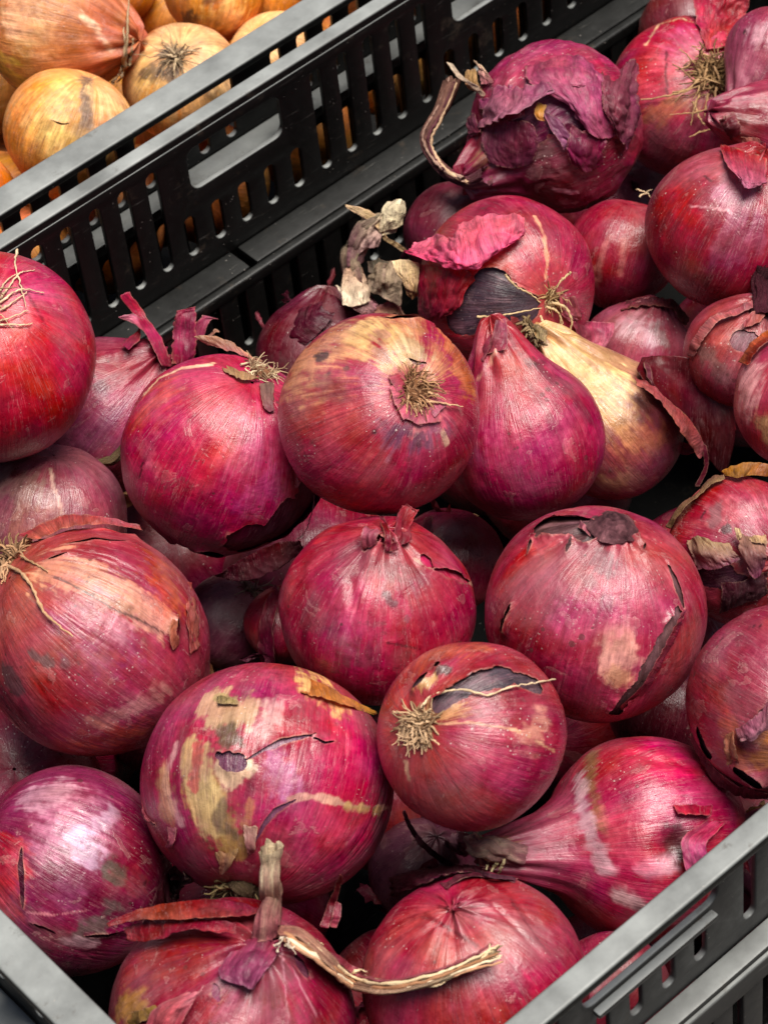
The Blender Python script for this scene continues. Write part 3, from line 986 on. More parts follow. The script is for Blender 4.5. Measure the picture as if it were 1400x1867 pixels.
red('A3', (0.1738, 0.2423, -0.0213), 0.0347, 'glossy magenta onion with torn skin below and a tan root pad on top', (0.36, 0.74, 0.56), seed=3, res=(170, 270), asp=.97,
    cols=('#b83a4a', '#b0204e', '#8c0c40'), alt='#c04474', inner='#5a0a26', jag=.5, curl=1.6,
    blobs=[('#c0506a', 55, .7, 1.2, '360,760 420,780'), ('#c86a90', 40, .6, 1.3, '455,780 470,860'), ('#c06048', 45, .6, 1.2, '270,745 300,710'), ('#e8c0a0', 5, .9, .7, '262,720 290,690 330,672 385,664'),  # the pink blobs paint its soft highlight into the skin
           ('#d0788c', 26, .6, 1.0, '262,810 280,850'), ('#780a38', 60, .55, 1.2, '380,960 330,940'), ('#3a0a18', 2.2, .9, .6, '262,838 255,870'), ('#b85890', 30, .55, 1.2, '440,930 500,880')],  # dark magenta low down paints the shade of its underside
    bare=[(62, '570,890'), (40, '575,830'), (58, '525,950'), (46, '455,985'), (26, '385,1000')])
tuft('A3', 45, .006, .8, .12, '#d8c09a', '#6a4a34', seed=3, at=(478, 678))
for s in ('440,664 470,660 495,672 508,700', '455,680 480,676 505,690', '447,672 470,690 500,700', '460,666 490,668 509,690'):
    strand('A3', 'A3', s, 1.8, 2.2, '#d8c8a4')
flap('A3', 'A3', ['350,612,3 395,612,4 440,632,4 482,655,3', '372,628,2 410,640,3 450,652,2 478,668,1'], '#c89a7c', '#b06a68', jag=4, seed=9, res=(20, 44), wr=1.8)
flap('A3', 'A3', ['396,655,1 440,675,4 475,690,3', '410,672,3 440,692,4 470,692,2'], '#a87a58', '#b89070', jag=4, seed=10, res=(16, 30))
flap('A3', 'A3', ['470,695,2 500,698,2', '478,735,3 500,735,2', '492,752,2 502,748,2'], '#8a6a60', '#a05a68', jag=3, seed=11, res=(18, 14))
flap('A3', 'A3', ['395,1048,6 440,1018,9 500,990,10 548,985,8', '385,1052,2 450,1060,6 510,1040,8 560,1000,4'], '#5c0c24', '#481020', jag=4, seed=12, res=(18, 40), edge='#8a4050', ew=1)
strand('A3', 'A3', '574,905 568,940 556,970 540,985', 1.2, 1.2, '#c09a94', name='skin_edge')

red('A4', (0.2034, 0.1906, 0.0115), 0.0333, 'topmost onion with tan dirty crown and bristly root facing outward', (0.40, 0.21, 0.89), seed=4, res=(180, 290), asp=.95, lump=.02,
    cols=('#b0405a', '#a83448', '#861a30'), alt='#b04a50', inner='#6a3a2c', jag=.8, curl=1.3, crumple=0.0,
    blobs=[('#b8585c', 90, .8, 1.2, '560,720 620,760'), ('#c8906c', 75, .85, 1.0, '550,660 600,620 680,605 760,620'), ('#d0a878', 40, .8, 1.1, '660,600 700,615 720,660'), ('#b87848', 38, .7, 1.0, '835,640 850,690 820,620'), ('#c85a34', 16, .7, 1.0, '848,655'),
           ('#b49a78', 24, .85, .5, '745,628 765,640'), ('#96586a', 16, .6, .8, '690,610 700,650'), ('#8a6078', 30, .6, 1.2, '715,800 755,790 800,780'), ('#5a3450', 26, .75, 1.0, '725,790 755,800'),
           ('#7a1028', 36, .6, 1.2, '640,900 720,910 800,870 845,800'), ('#2a1e1c', 13, .95, .6, '583,652 592,645'), ('#4a3230', 6, .8, .8, '600,680'), ('#4a3230', 7, .8, .8, '632,670'), ('#70483e', 22, .5, 1.0, '590,700 610,715'), ('#241c1c', 5, .95, .5, '683,788'),
           ('#d07a80', 26, .85, .55, '735,700 745,735 770,758 800,745'), ('#c0a088', 7, .85, .7, '806,795 812,808'), ('#7a2a36', 2, .7, .8, '505,745 560,725 620,715 690,700'), ('#7a2a36', 1.8, .7, .8, '508,806 540,785 600,765 680,735'), ('#702234', 2, .6, .8, '580,875 640,820 705,770'),
           ('#8a1a30', 7, .8, .8, '590,880 610,870'), ('#c04a5a', 8, .6, .8, '700,900 730,850 740,800'), ('#7c2238', 3, .7, .8, '650,880 690,830 725,785')],
    bare=[(4, '690,577 760,586 800,602 830,630'), (3, '742,655 760,662 780,662')])
tuft('A4', 110, .007, .9, .15, '#c89c74', '#6a4a30', seed=4)
for s in ('745,716,2 742,740,2 740,762,1', '770,730,2 805,735,2 842,741,3', '762,735,2 770,755,2', '780,715 800,722 812,728', '755,735,3 760,758,2'):
    strand('A4', 'A4', s, 2.4, 2.0, '#d8b08a')
for (a, b, sd_) in ((0, '715,700,1 735,690,2', 1), (1, '712,722,1 738,715,2', 2), (2, '725,750,1 748,738,2', 3), (3, '750,770,1 762,745,2', 4), (4, '785,772,1 782,745,2', 5), (5, '805,750,1 790,735,2', 6)):
    p0, p1 = b.split()
    x0, y0, _ = p0.split(','); x1, y1, _ = p1.split(',')
    dx, dy = float(x1) - float(x0), float(y1) - float(y0)
    def off(x, y, s, h): return '%f,%f,%f' % (float(x) - dy * s * .7, float(y) + dx * s * .7, h)
    flap('A4', 'A4', [off(x1, y1, 1, 1) + ' ' + off(x1, y1, -1, 1), off(x0, y0, 1.2, 2) + ' ' + off(x0, y0, -1.2, 2)], '#c05068', '#cf7488', jag=3, seed=20 + sd_, res=(12, 14), wr=.5)

red('A5', (0.2514, 0.1755, -0.0265), 0.0276, 'upright teardrop magenta onion with a pointed reddish neck', (-0.26, 0.90, 0.34), 'neck', seed=5, asp=.98, neck=(.60, .09, 2.32), lump=.02,
    cols=('#800f3c', '#a02c52', '#a83e50'), alt='#a83c60', inner='#6a1038', curl=1.0,
    blobs=[('#c05a80', 40, .5, 1.3, '900,720 930,820'), ('#a8608a', 20, .5, 1.2, '855,790 870,830'), ('#70082c', 60, .55, 1.3, '940,960 1040,920'), ('#5a2434', 14, .7, 1.0, '990,675 1030,705 1060,740 1075,765'), ('#4a2028', 8, .6, .9, '960,665 990,660'), ('#b85860', 30, .7, 1.1, '890,640 920,660'),  # violet blob on the left paints a highlight
           ('#d8a090', 3, .8, .8, '903,640 890,665 872,690'), ('#c05a78', 40, .5, 1.2, '985,760 1030,800'), ('#70103c', 3, .6, .8, '872,862 900,868'), ('#a81840', 8, .7, .8, '1035,728')])
flap('A5', 'A5', ['880,650,0 925,640,2', '895,615,1 928,610,2', '903,582,1 922,578,2'], '#a83e52', '#8a4650', jag=3, seed=13, res=(24, 18))
flap('A5', 'A5', ['862,655,-1 882,662,1', '880,632,0 895,634,1', '898,600,0 905,603,1'], '#b04a5c', '#9a3a4a', jag=2, seed=14, res=(18, 10))

red('A6', (0.2968, 0.180, -0.0585), 0.0252, 'straw-yellow shouldered onion with a thick scabby neck beside the teardrop one', (-0.60, 0.72, 0.34), 'neck', seed=6, asp=1.0, neck=(.82, .18, 2.02), lump=.02,
    cols=('#7a2a44', '#96545a', '#d2b27c'), alt='#96505a', mat=M_SKIN,
    blobs=[('#dcbc84', 45, .95, 1.1, '1020,650 1070,690 1110,710'), ('#c89c68', 34, .7, 1.2, '1110,730 1140,760'), ('#8a3c50', 36, .75, 1.2, '1205,790 1220,830'), ('#9a5a50', 26, .6, 1.2, '1130,830 1170,820'), ('#a8744c', 34, .6, 1.2, '1150,790 1200,800'), ('#8c6a48', 16, .9, .8, '965,600 985,620'), ('#4a3a30', 9, .8, .8, '1110,860'), ('#5c4a3c', 12, .6, 1.0, '1168,765'), ('#b08a68', 26, .5, 1.0, '1110,880 1150,880'), ('#6a3050', 40, .6, 1.2, '1180,870 1200,840')])
tuft('A6', 46, .004, .9, .22, '#a08a66', '#5a4a38', seed=6, at=(972, 606), r=.0006)
flap('A6', 'A6', ['948,590,3 975,588,5 995,604,4', '952,615,3 975,618,4 998,630,3'], '#8c7a5c', '#a08a60', jag=5, seed=15, res=(20, 22), wr=2.5, mat=M_NECK)
flap('A6', 'A6', ['1168,652,11 1215,646,15 1262,652,17 1300,668,16 1322,695,15', '1160,672,10 1215,690,11 1265,708,12 1305,725,13 1336,745,14', '1170,690,9 1222,738,10 1265,765,11 1305,785,12 1340,800,12', '1196,720,8 1240,775,8 1272,815,9 1300,850,9 1322,875,9'], '#4a020a', '#300206', jag=2.5, seed=16, res=(40, 48), edge='#a03038', ew=1.0, wr=.6, mat=M_LEAF)
flap('A6', 'A6', ['1156,686,10 1185,700,12 1215,725,14 1250,755,15 1280,800,14 1282,832,12', '1160,700,12 1185,718,14 1212,745,16 1238,785,17 1260,815,16 1275,838,13'], '#a04854', '#c06a66', jag=2.5, seed=17, res=(22, 50), edge='#c89a70', wr=.8)
flap('A6', 'A6', ['1278,800,10 1290,820,10 1292,850,8 1275,890,6', '1268,805,9 1280,830,9 1280,855,7 1262,890,5'], '#7a2838', '#6a1a2c', jag=2, seed=18, res=(14, 36), wr=.6)
flap('A6', 'A6', ['1172,655,15 1182,662,15', '1180,690,14 1190,695,14', '1196,712,12 1200,710,12'], '#7c3c4a', '#6a2434', jag=1.5, seed=19, res=(16, 10))

red('A7', (0.3227, 0.1108, -0.015), 0.0253, 'red onion with an orange-lined shoulder split, right of the standing dark leaf', (-0.1, 0.75, 0.55), 'neck', seed=7,
    cols=('#8a2434', '#a83446', '#b04a58'), alt='#b85a66', blobs=[('#d0a0a0', 30, .6, 1.2, '1365,690 1360,740'), ('#a88860', 22, .8, 1.0, '1395,790 1385,770'), ('#6a1420', 30, .5, 1.2, '1370,830')], inner='#701018')
flap('A7', 'A7', ['1346,660,2 1360,635,4 1385,610,5 1420,590,5', '1362,668,3 1378,645,4 1400,625,5 1425,612,5'], '#b85a40', '#8a1420', jag=2, seed=21, res=(16, 34), wr=.7)

red('A8', (0.3024, 0.2374, -0.03), 0.0319, 'coral red onion wearing a bright pink crumpled flap, purple flesh bared', (0.50, -0.22, 0.84), seed=8, res=(150, 240), asp=.97,
    cols=('#c0485a', '#a83446', '#9a2a40'), alt='#b85060', inner='#40323c', jag=.7, curl=1.2,
    blobs=[('#7e2c3c', 45, .7, 1.2, '900,385 960,395 985,420'), ('#c05a60', 60, .6, 1.2, '905,480 960,500'), ('#d8a080', 4, .8, .8, '975,395 992,430 997,470 995,505'), ('#8a2438', 50, .5, 1.2, '1060,480 1075,560'), ('#d06870', 8, .5, 1.0, '930,470 955,520 975,545'), ('#d06870', 6, .5, 1.0, '1040,450 1030,500 1015,540')],
    bare=[(30, '880,535 900,520'), (34, '850,575 900,560'), (26, '930,545 960,560'), (22, '830,590 850,590')])
tuft('A8', 40, .006, .9, .10, '#d0b080', '#7a5c3c', seed=8)
for s in ('920,500,3 940,522,2 965,535,2 985,552,2', '1040,496,5 1025,510,4 1010,530,3 998,555,2', '1005,552,4 1030,560,4 1042,585,5 1034,610,5 1012,622,5', '870,578,1 905,576,1 940,570,1 985,562,2', '985,575,3 990,590,4 1000,605,4', '995,560,3 1012,565,4 1022,580,4 1020,600,4', '1000,585,3 1005,610,4 1025,590,5'):
    strand('A8', 'A8', s, 2.3, 2.0, '#d8bc90')
flap('A8', 'A8', ['752,438,6 790,425,6 822,430,5 838,405,6 880,388,6 925,388,6 958,395,5', '742,448,9 785,445,10 825,448,9 850,430,9 885,415,9 925,415,9 958,410,7', '735,455,9 780,462,11 820,474,11 860,478,10 900,455,9 930,440,8 958,425,6', '728,458,7 780,474,10 820,490,9 862,492,8 900,470,7 935,445,7 960,430,5'], '#f08098', '#f0647e', jag=2.5, seed=22, res=(54, 70), edge='#e8909c', ew=1.2, wr=2.4, wscale=.55)
flap('A8', 'A8', ['762,478,3 800,485,3 850,490,2 868,510,1', '758,520,4 800,525,4 835,520,4 850,530,3', '760,560,3 790,565,5 815,562,5 840,558,4', '765,580,2 785,588,3 805,580,4 828,570,3'], '#a82438', '#b84050', jag=3, seed=23, res=(34, 34), wr=1.0)
flap('A8', 'A8', ['1040,585,3 1075,585,4 1122,588,4', '1050,610,4 1080,615,5 1118,610,5', '1054,645,5 1075,650,6 1102,636,6'], '#b04860', '#c06476', jag=3, seed=24, res=(28, 32), wr=.9)
flap('A8', 'A8', ['1018,535,2 1050,540,2', '1022,570,3 1062,575,3', '1040,588,2 1060,585,2'], '#a84a5a', '#b06070', jag=4, seed=25, res=(20, 20))

red('A9', (0.3301, 0.2957, -0.060), 0.022, 'dull maroon onion wedged against the wall behind the pink-flapped one', (-.5, -.4, .3), seed=9, cols=('#6a2232', '#70283a', '#662034'), alt='#7c3a48')
red('A10', (0.3704, 0.2815, -0.0235), 0.0330, 'ragged purple-red onion with layered torn skin and a long curled neck', (-0.80, -0.50, 0.30), 'neck', seed=10, asp=.96, neck=(.35, .20, 2.4), crumple=.06, lump=.04, res=(150, 230),
    cols=('#a83a5c', '#962c50', '#6a2036'), alt='#a8486a', inner='#641a38', jag=1.2, curl=2.0,
    blobs=[('#b45878', 70, .7, 1.2, '960,110 1040,140'), ('#5c0c2c', 60, .75, 1.1, '930,320 1000,340 1070,330'), ('#6a2a3a', 36, .7, 1.0, '900,290 930,270'), ('#4a3a34', 20, .7, 1.0, '995,275 960,290'), ('#6e1434', 50, .6, 1.1, '1100,260 1120,320'), ('#c46a90', 16, .7, .9, '1090,245 1080,215'), ('#8a5a4a', 18, .7, .9, '880,290 890,270'), ('#c08aa0', 4, .8, .8, '1010,345 1050,352'), ('#b84a66', 20, .7, 1.0, '1110,140 1090,120')],
    bare=[(30, '985,205 1020,215'), (22, '955,235 975,240'), (16, '1050,225')])
flap('A10', 'A10', ['905,150,3 935,160,4 970,155,5 1000,150,4', '885,195,5 920,190,8 965,182,9 1012,165,6', '868,238,7 900,222,10 945,205,11 1012,162,8'], '#a0506c', '#c8809a', jag=3, seed=26, res=(34, 50), wr=2.0, edge='#d8b0a8')
flap('A10', 'A10', ['1090,128,2 1130,125,3 1150,108,4 1168,120,4', '1095,160,4 1130,165,6 1165,165,6', '1098,200,5 1130,215,7 1168,220,6', '1115,225,5 1130,255,7 1142,280,7'], '#8a3c50', '#7a3048', jag=5, seed=27, res=(44, 36), wr=2.2)
flap('A10', 'A10', ['1000,125,2 1050,120,3 1090,130,3', '1005,150,4 1050,150,5 1092,140,4', '1020,160,3 1060,158,4 1088,150,3'], '#b0506e', '#c87090', jag=4, seed=28, res=(22, 36), wr=1.8)
flap('A10', 'A10', ['985,200,1 1015,210,2', '1000,230,3 1035,235,4', '1015,255,4 1050,255,4', '1028,278,3 1060,250,3'], '#8a4866', '#9c5a7c', jag=4, seed=29, res=(28, 22), wr=2.0)
flap('A10', 'A10', ['978,186,2 1000,188,2', '972,205,4 992,210,4', '980,220,4 995,222,3'], '#c08a44', '#b87c3c', jag=3, seed=30, res=(16, 14))
flap('A10', 'A10', ['872,180,3 905,168,3 935,150,2', '868,205,5 900,192,5 930,180,4'], '#9c4664', '#a85a74', jag=4, seed=31, res=(18, 30), wr=1.8)
flap('A10', 'A10', ['848,215,3 862,200,3', '850,240,5 872,235,5', '858,250,4 870,245,4'], '#5c1c34', '#742c44', jag=4, seed=32, res=(18, 14))
flap('A10', 'A10', ['955,110,1 1010,95,1 1060,105,1 1100,130,1', '960,150,4 1010,135,4 1060,140,4 1105,165,3', '1025,185,3 1050,195,5 1080,205,5 1115,210,3', '1050,215,2 1075,245,4 1100,255,4 1125,250,2'], '#a8486a', '#b85a80', jag=4, seed=110, res=(44, 44), wr=1.3, wscale=1.2)
flap('A10', 'A10', ['1040,225,1 1070,240,2 1110,240,2', '1030,265,3 1065,285,4 1105,275,4', '1040,300,2 1070,315,3 1100,300,2'], '#7a1c44', '#8c2a54', jag=4, seed=111, res=(30, 34), wr=1.4)
flap('A10', 'A10', ['880,225,1 930,215,2 975,225,2', '875,265,3 925,265,3 985,262,2', '890,300,2 930,310,2 970,300,1'], '#7a2c48', '#6a2840', jag=5, seed=112, res=(28, 34), wr=1.2)
for k_, (dx, c_) in enumerate(((-6, '#b09080'), (4, '#5c343c'), (9, '#c8a888'))):
    strand('A10', 'A10', ' '.join('%d,%d,%.1f' % (x + dx, y + dx * .6, h + 2) for x, y, h in ((850, 330, 5), (812, 312, 6), (785, 280, 6), (776, 248, 7), (790, 222, 8), (806, 190, 9), (824, 146, 10))), 3.5, 5, c_, name='neck_fibre', tip=.5)
stalk('A10', 'A10', '892,318,3 850,330,5 812,312,6 785,280,6 776,248,7 790,222,8 806,190,9 822,150,10', (26, 18, 15, 13, 13, 15, 17, 17), '#84505a', '#a87c6c', seed=33)
flap('A10', 'A10', ['812,112,9 825,115,9', '832,140,9 845,138,9', '862,165,7 872,160,7', '880,178,4 886,172,4'], '#c8b8a0', '#c09a84', jag=2, seed=34, res=(30, 12), mat=M_NECK)
flap('A10', 'A10', ['862,108,6 880,118,6', '870,130,6 890,135,6', '876,155,4 900,150,4'], '#d0b896', '#b86a74', jag=2, seed=35, res=(24, 16), mat=M_NECK)
flap('A10', 'A10', ['848,130,5 868,122,5', '846,150,5 870,150,5', '856,166,4 878,168,4'], '#a8865a', '#96704a', jag=2, seed=36, res=(20, 16), mat=M_NECK)
flap('A10', 'A10', ['768,235,6 782,240,7', '768,255,6 778,258,7', '776,285,5 786,275,6'], '#c8a888', '#b08c6c', jag=3, seed=37, res=(18, 10), mat=M_NECK)

red('A11', (0.3594, 0.2369, -0.0513), 0.0209, 'crimson streaked onion below the ragged one, half hidden at its right', (0.2, 0.9, 0.2), seed=11, cols=('#a83a50', '#962840', '#8c2038'), alt='#a84858', blobs=[('#c07a78', 7, .5, 1.0, '1110,430 1090,480 1085,520'), ('#c07a78', 6, .5, 1.0, '1140,440 1130,500')])
for s in ('1160,345,3 1175,350,3 1188,345,3', '1165,358,3 1180,352,3 1185,362,3'):
    strand('A11', 'A11', s, 1.6, 3, '#c8b090')
red('A12', (0.3732, 0.1953, -0.0241), 0.0308, 'smooth deep red round onion with mauve blotches at the edge of the heap', (0.3, 0.75, 0.45), 'neck', seed=12, cols=('#7a1a30', '#8e1830', '#a03048'), alt='#98304a',
    blobs=[('#a86a80', 34, .65, 1.2, '1330,340 1350,380'), ('#9c6078', 34, .6, 1.2, '1330,450 1375,430'), ('#c06078', 26, .6, 1.1, '1270,310 1310,300'), ('#5a1024', 40, .55, 1.2, '1240,500 1290,530'), ('#3a1018', 12, .6, 1.0, '1290,520'), ('#b83048', 30, .6, 1.2, '1220,360 1260,400'), ('#d8a0a8', 2, .7, .7, '1255,375 1290,378 1330,385'), ('#401018', 2, .9, .6, '1283,322 1305,334')])
flap('A12', 'A12', ['1308,262,4 1350,270,5 1400,285,4', '1325,300,8 1360,320,9 1400,330,6', '1345,330,8 1362,345,9 1395,335,6'], '#a8243c', '#c87a90', jag=4, seed=38, res=(28, 34), edge='#e0a890')
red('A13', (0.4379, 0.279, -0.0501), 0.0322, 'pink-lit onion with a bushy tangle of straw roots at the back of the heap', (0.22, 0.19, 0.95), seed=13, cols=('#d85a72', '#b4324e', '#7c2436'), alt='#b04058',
    blobs=[('#d86a80', 50, .7, 1.1, '1235,120 1260,160'), ('#c86e90', 30, .7, 1.1, '1240,75 1270,70'), ('#8c4450', 50, .7, 1.2, '1215,260 1270,250 1310,230'), ('#b0704e', 18, .7, 1.0, '1190,215 1245,190'), ('#8a4a4c', 30, .6, 1.1, '1195,40'), ('#5a1020', 2, .9, .6, '1214,95 1214,135 1215,170'), ('#d8b090', 2.5, .9, .6, '1178,80 1200,45 1240,33 1275,45')])  # pink near the root paints its lit look into the colour
tuft('A13', 110, .014, .8, .16, '#bc9870', '#6a5238', seed=13, bend=.55, r=.00034)
for s in ('1278,140,3 1250,165,3 1215,175,2 1168,182,2', '1305,160,5 1300,190,5 1270,205,4 1222,208,4', '1290,170,5 1285,200,4 1284,228,4', '1275,170,4 1265,195,4 1258,228,4', '1300,180,4 1302,205,4 1298,228,3', '1318,232,3 1285,238,3 1255,250,3', '1262,185,3 1275,215,4 1284,228,4', '1300,120,5 1310,140,6 1316,165,6', '1290,110,4 1284,140,5 1282,165,5'):
    strand('A13', 'A13', s, 2.4, 3, '#b8946e')
flap('A13', 'A13', ['1286,92,2 1302,90,3 1330,88,3', '1270,40,6 1305,40,7 1350,42,7', '1258,-10,8 1310,-15,9 1372,-5,9'], '#c04a58', '#a8203a', jag=3, seed=39, res=(34, 40), wr=2.0)
red('A14', (0.4867, 0.3235, -0.070), 0.0226, 'shaded brownish-red onion in the far corner behind the bushy-rooted one', (0, .6, -.5), seed=14, cols=('#7a3038', '#742a36', '#6a2432'), alt='#7a4a40')
red('A15', (0.4474, 0.2431, -0.0148), 0.0190, 'pale mauve onion with a wrinkled neck, highest at the back edge', (-0.45, -0.7, 0.3), 'neck', seed=15, cols=('#a8586e', '#a04e66', '#8c3a50'), alt='#b87a8c', neck=(.5, .25, 1.9), blobs=[('#c8a0ac', 24, .6, 1.2, '1385,60'), ('#2a1418', 4, .9, .6, '1356,58')])
red('A16', (0.4224, 0.2157, -0.0172), 0.0182, 'dark red onion with a twisted puckered neck under the pale mauve one', (-0.9, 0.1, 0.35), 'neck', seed=16, cols=('#962a40', '#9a3044', '#8a3448'), alt='#a84a58', neck=(.7, .22, 1.8), blobs=[('#5a1c28', 20, .6, 1.1, '1345,225')])
flap('A16', 'A16', ['1338,198,3 1350,222,4 1352,245,3', '1318,210,5 1330,232,5 1338,255,4', '1308,222,4 1318,240,4 1330,262,3'], '#803040', '#501826', jag=5, seed=40, res=(22, 22), wr=2.0)
flap('A16', 'A16', ['1345,248,3 1385,252,3', '1358,275,4 1392,282,4'], '#b07a6a', '#a03a48', jag=4, seed=41, res=(14, 20), wr=1.5)
red('A17', (0.3354, 0.2065, -0.0672), 0.0210, 'low mauve-pink onion with grey crusty blotches, under the big round deep red one', (0.3, 0.8, 0.3), 'neck', seed=17, cols=('#8a3a50', '#96445c', '#8a3c50'), alt='#a8607a', lump=.05,
    blobs=[('#b08a98', 26, .65, 1.0, '1150,590 1190,610'), ('#6a5a5a', 14, .6, .9, '1195,600 1210,620'), ('#b05a78', 30, .5, 1.1, '1150,560'), ('#8a3450', 20, .5, 1.1, '1220,570')])
flap('A17', 'A17', ['1120,552,2 1170,542,3 1225,545,3 1258,580,2', '1130,565,3 1175,556,4 1220,562,4 1250,600,3'], '#6a2c34', '#8a4040', jag=4, seed=42, res=(16, 46), wr=1.2, edge='#b09070')
red('A18', (0.340, 0.1585, -0.0382), 0.0208, 'dusty rose onion with peeling strips and a dark curled neck, behind the standing dark leaf', (0.35, 0.85, 0.4), 'neck', seed=18, cols=('#8c3c48', '#a04c58', '#9a4650'), alt='#a86068', inner='#6a3440', lump=.05,
    blobs=[('#6a5450', 22, .65, 1.0, '1285,640 1310,680'), ('#c06468', 20, .6, 1.0, '1300,615'), ('#805058', 30, .5, 1.1, '1340,690')], bare=[(20, '1350,620 1370,625')])
flap('A18', 'A18', ['1250,648,2 1265,610,4 1300,575,5 1340,560,4 1372,545,3', '1264,652,2 1282,620,4 1312,585,4 1345,572,4 1374,562,3'], '#b05a60', '#b86a6c', jag=2.5, seed=43, res=(16, 48), wr=.9, edge='#d8a898')
flap('A18', 'A18', ['1352,600,2 1385,590,3', '1350,595,3 1370,565,4 1400,570,4'], '#b8685e', '#a04a50', jag=4, seed=44, res=(16, 26))
stalk('A18', 'A18', '1392,575,2 1388,545,3 1390,515,4 1400,495,4', (22, 18, 14, 18), '#5a2432', '#40101c', seed=45)

red('A19', (0.2679, 0.0903, -0.0308), 0.0244, 'scabby rose onion, shredded neck papers down its front', (0.35, -.1, 0.9), 'neck', seed=19, cols=('#a04050', '#a84052', '#964456'), alt='#a84c5c', inner='#4a2434', curl=1.6,
    blobs=[('#c87a88', 36, .6, 1.1, '1350,930 1310,930'), ('#6a585c', 14, .6, .9, '1310,920 1300,950'), ('#33292a', 8, .85, .7, '1322,965'), ('#c06a6c', 16, .6, .9, '1270,960'), ('#2e1c20', 3, .85, .6, '1285,930 1278,945'), ('#6a1c34', 30, .5, 1.1, '1250,1050')],
    bare=[(24, '1320,1050 1290,1050'), (14, '1350,1060')])
flap('A19', 'A19', ['1245,982,1 1270,975,3 1300,985,4 1330,985,4', '1255,1010,3 1285,1010,6 1315,1010,7 1345,1010,6', '1268,1040,3 1300,1040,6 1330,1030,7 1350,1020,6'], '#b09070', '#80405a', jag=4, seed=46, res=(28, 40), wr=1.6, edge='#b89a80')
flap('A19', 'A19', ['1338,965,3 1370,978,5 1400,985,4', '1345,1000,7 1375,1010,8 1400,1015,7', '1365,1045,7 1380,1058,7 1398,1030,6'], '#b08a70', '#8a4660', jag=4, seed=47, res=(30, 34), wr=1.6, edge='#c8a880')
flap('A19', 'A19', ['1334,958,4 1350,962,5', '1342,985,6 1352,978,6'], '#c0a880', '#b89a74', jag=2, seed=48, res=(12, 14), mat=M_NECK)
flap('A19', 'A19', ['1360,978,6 1400,972,6', '1370,990,8 1400,992,8'], '#b8946e', '#8a7050', jag=4, seed=49, res=(12, 20), wr=2, mat=M_NECK)
flap('A19', 'A19', ['1310,1062,2 1350,1058,3 1400,1040,3', '1312,1090,3 1350,1085,4 1400,1070,4', '1310,1120,2 1340,1110,3 1400,1088,3'], '#5a2438', '#3c1826', jag=3, seed=50, res=(22, 36), wr=1.2)

red('A20', (0.2101, 0.0989, -0.0197), 0.0352, 'large dusty rose onion with torn crown skin and a long split side', (0.17, 0.80, 0.57), 'neck', seed=20, res=(250, 400), asp=.95, neck=(.05, .12, 2.6), lump=.02,
    cols=('#7a1c34', '#9c344c', '#a8485a'), alt='#a84a5c', inner='#4c3032', jag=1.3, curl=1.9,
    blobs=[('#b05a68', 90, .6, 1.3, '1060,1060 1120,1080'), ('#c8968a', 30, .8, 1.0, '1120,1170 1135,1200'), ('#b88a6c', 18, .7, .9, '1130,1235'), ('#5a444a', 20, .65, .9, '1100,1010 1105,1040'), ('#4a3a3e', 14, .7, .8, '1105,1098'), ('#5a4048', 16, .5, .9, '1075,1060'), ('#b05478', 40, .6, 1.2, '1040,1130 1090,1120'), ('#7a1024', 50, .6, 1.2, '970,1220 1000,1260 910,1130'), ('#a82838', 16, .6, 1.0, '900,1080 960,1010'), ('#8a1a30', 40, .6, 1.1, '1240,1180 1260,1120')],
    bare=[(26, '1000,965 1040,962 1070,970'), (22, '1100,962 1140,962'), (5, '1216,1028 1230,1055 1240,1085 1246,1108'), (12, '1232,1118 1220,1145 1195,1190 1168,1240 1120,1292'), (3, '937,1100 928,1130 922,1150'), (2.5, '1045,985 1033,1010'), (3, '970,985 964,1010'), (2.5, '1170,980 1172,1003')])
mound('A20', 1116, 962, 46, .0058, '#a06a70', '#4c2a32', seed=51)
flap('A20', 'A20', ['1252,1108,1 1238,1150,1 1212,1200,1 1185,1250,1 1140,1300,0', '1240,1118,3 1226,1150,4 1202,1195,4 1175,1242,4 1128,1292,2'], '#94304a', '#a84a56', jag=2, seed=113, res=(12, 44), wr=.7, edge='#c08a7c')
flap('A20', 'A20', ['1050,962,0 1075,978,1', '1056,945,3 1078,965,3'], '#a85a68', '#b87080', jag=3, seed=52, res=(14, 16))

red('A21', (0.1642, 0.1513, -0.0216), 0.0318, 'crimson onion directly below the topmost one, its neck torn into a little star', (0.08, 0.79, 0.61), 'neck', seed=21, res=(200, 320), asp=.92, neck=(.10, .14, 2.45), lump=.05,
    cols=('#7a0c26', '#a02c48', '#a84454'), alt='#a03a58', inner='#b83c62', jag=.8, curl=1.5, dents=[(26, 9, '545,1035'), (10, 5, '640,1060 645,1120 640,1180'), (8, 5, '600,1010 570,1030')],
    blobs=[('#7a4650', 34, .7, 1.1, '560,1120 600,1150'), ('#7e4a52', 26, .65, 1.1, '630,1040 640,1010 760,1060'), ('#b84c70', 50, .6, 1.2, '700,1110 660,1130'), ('#3c2a30', 8, .7, .8, '705,1085 715,1100'), ('#4a3038', 6, .6, .8, '740,1130'), ('#6a0c24', 50, .6, 1.2, '560,1200 640,1260'), ('#4a2c30', 26, .5, 1.1, '660,1200 640,1180'), ('#c04a58', 22, .6, 1.1, '580,980 620,960'), ('#5a1024', 2, .8, .6, '705,1172 740,1178 765,1184'), ('#c87888', 3, .6, .8, '655,1090 640,1130 650,1165'), ('#a88070', 4, .8, .8, '755,1020 800,1045 862,1065')],
    bare=[(9, '765,1012 785,1035'), (7, '790,1040 830,1052 855,1060'), (10, '672,1000'), (7, '690,985')])
flap('A21', 'A21', ['720,1000,1 745,995,1', '718,965,6 748,960,6', '728,928,9 764,935,9', '745,924,9 766,928,9'], '#80122c', '#a84458', jag=4, seed=53, res=(30, 22), wr=2.2, edge='#c87a88')
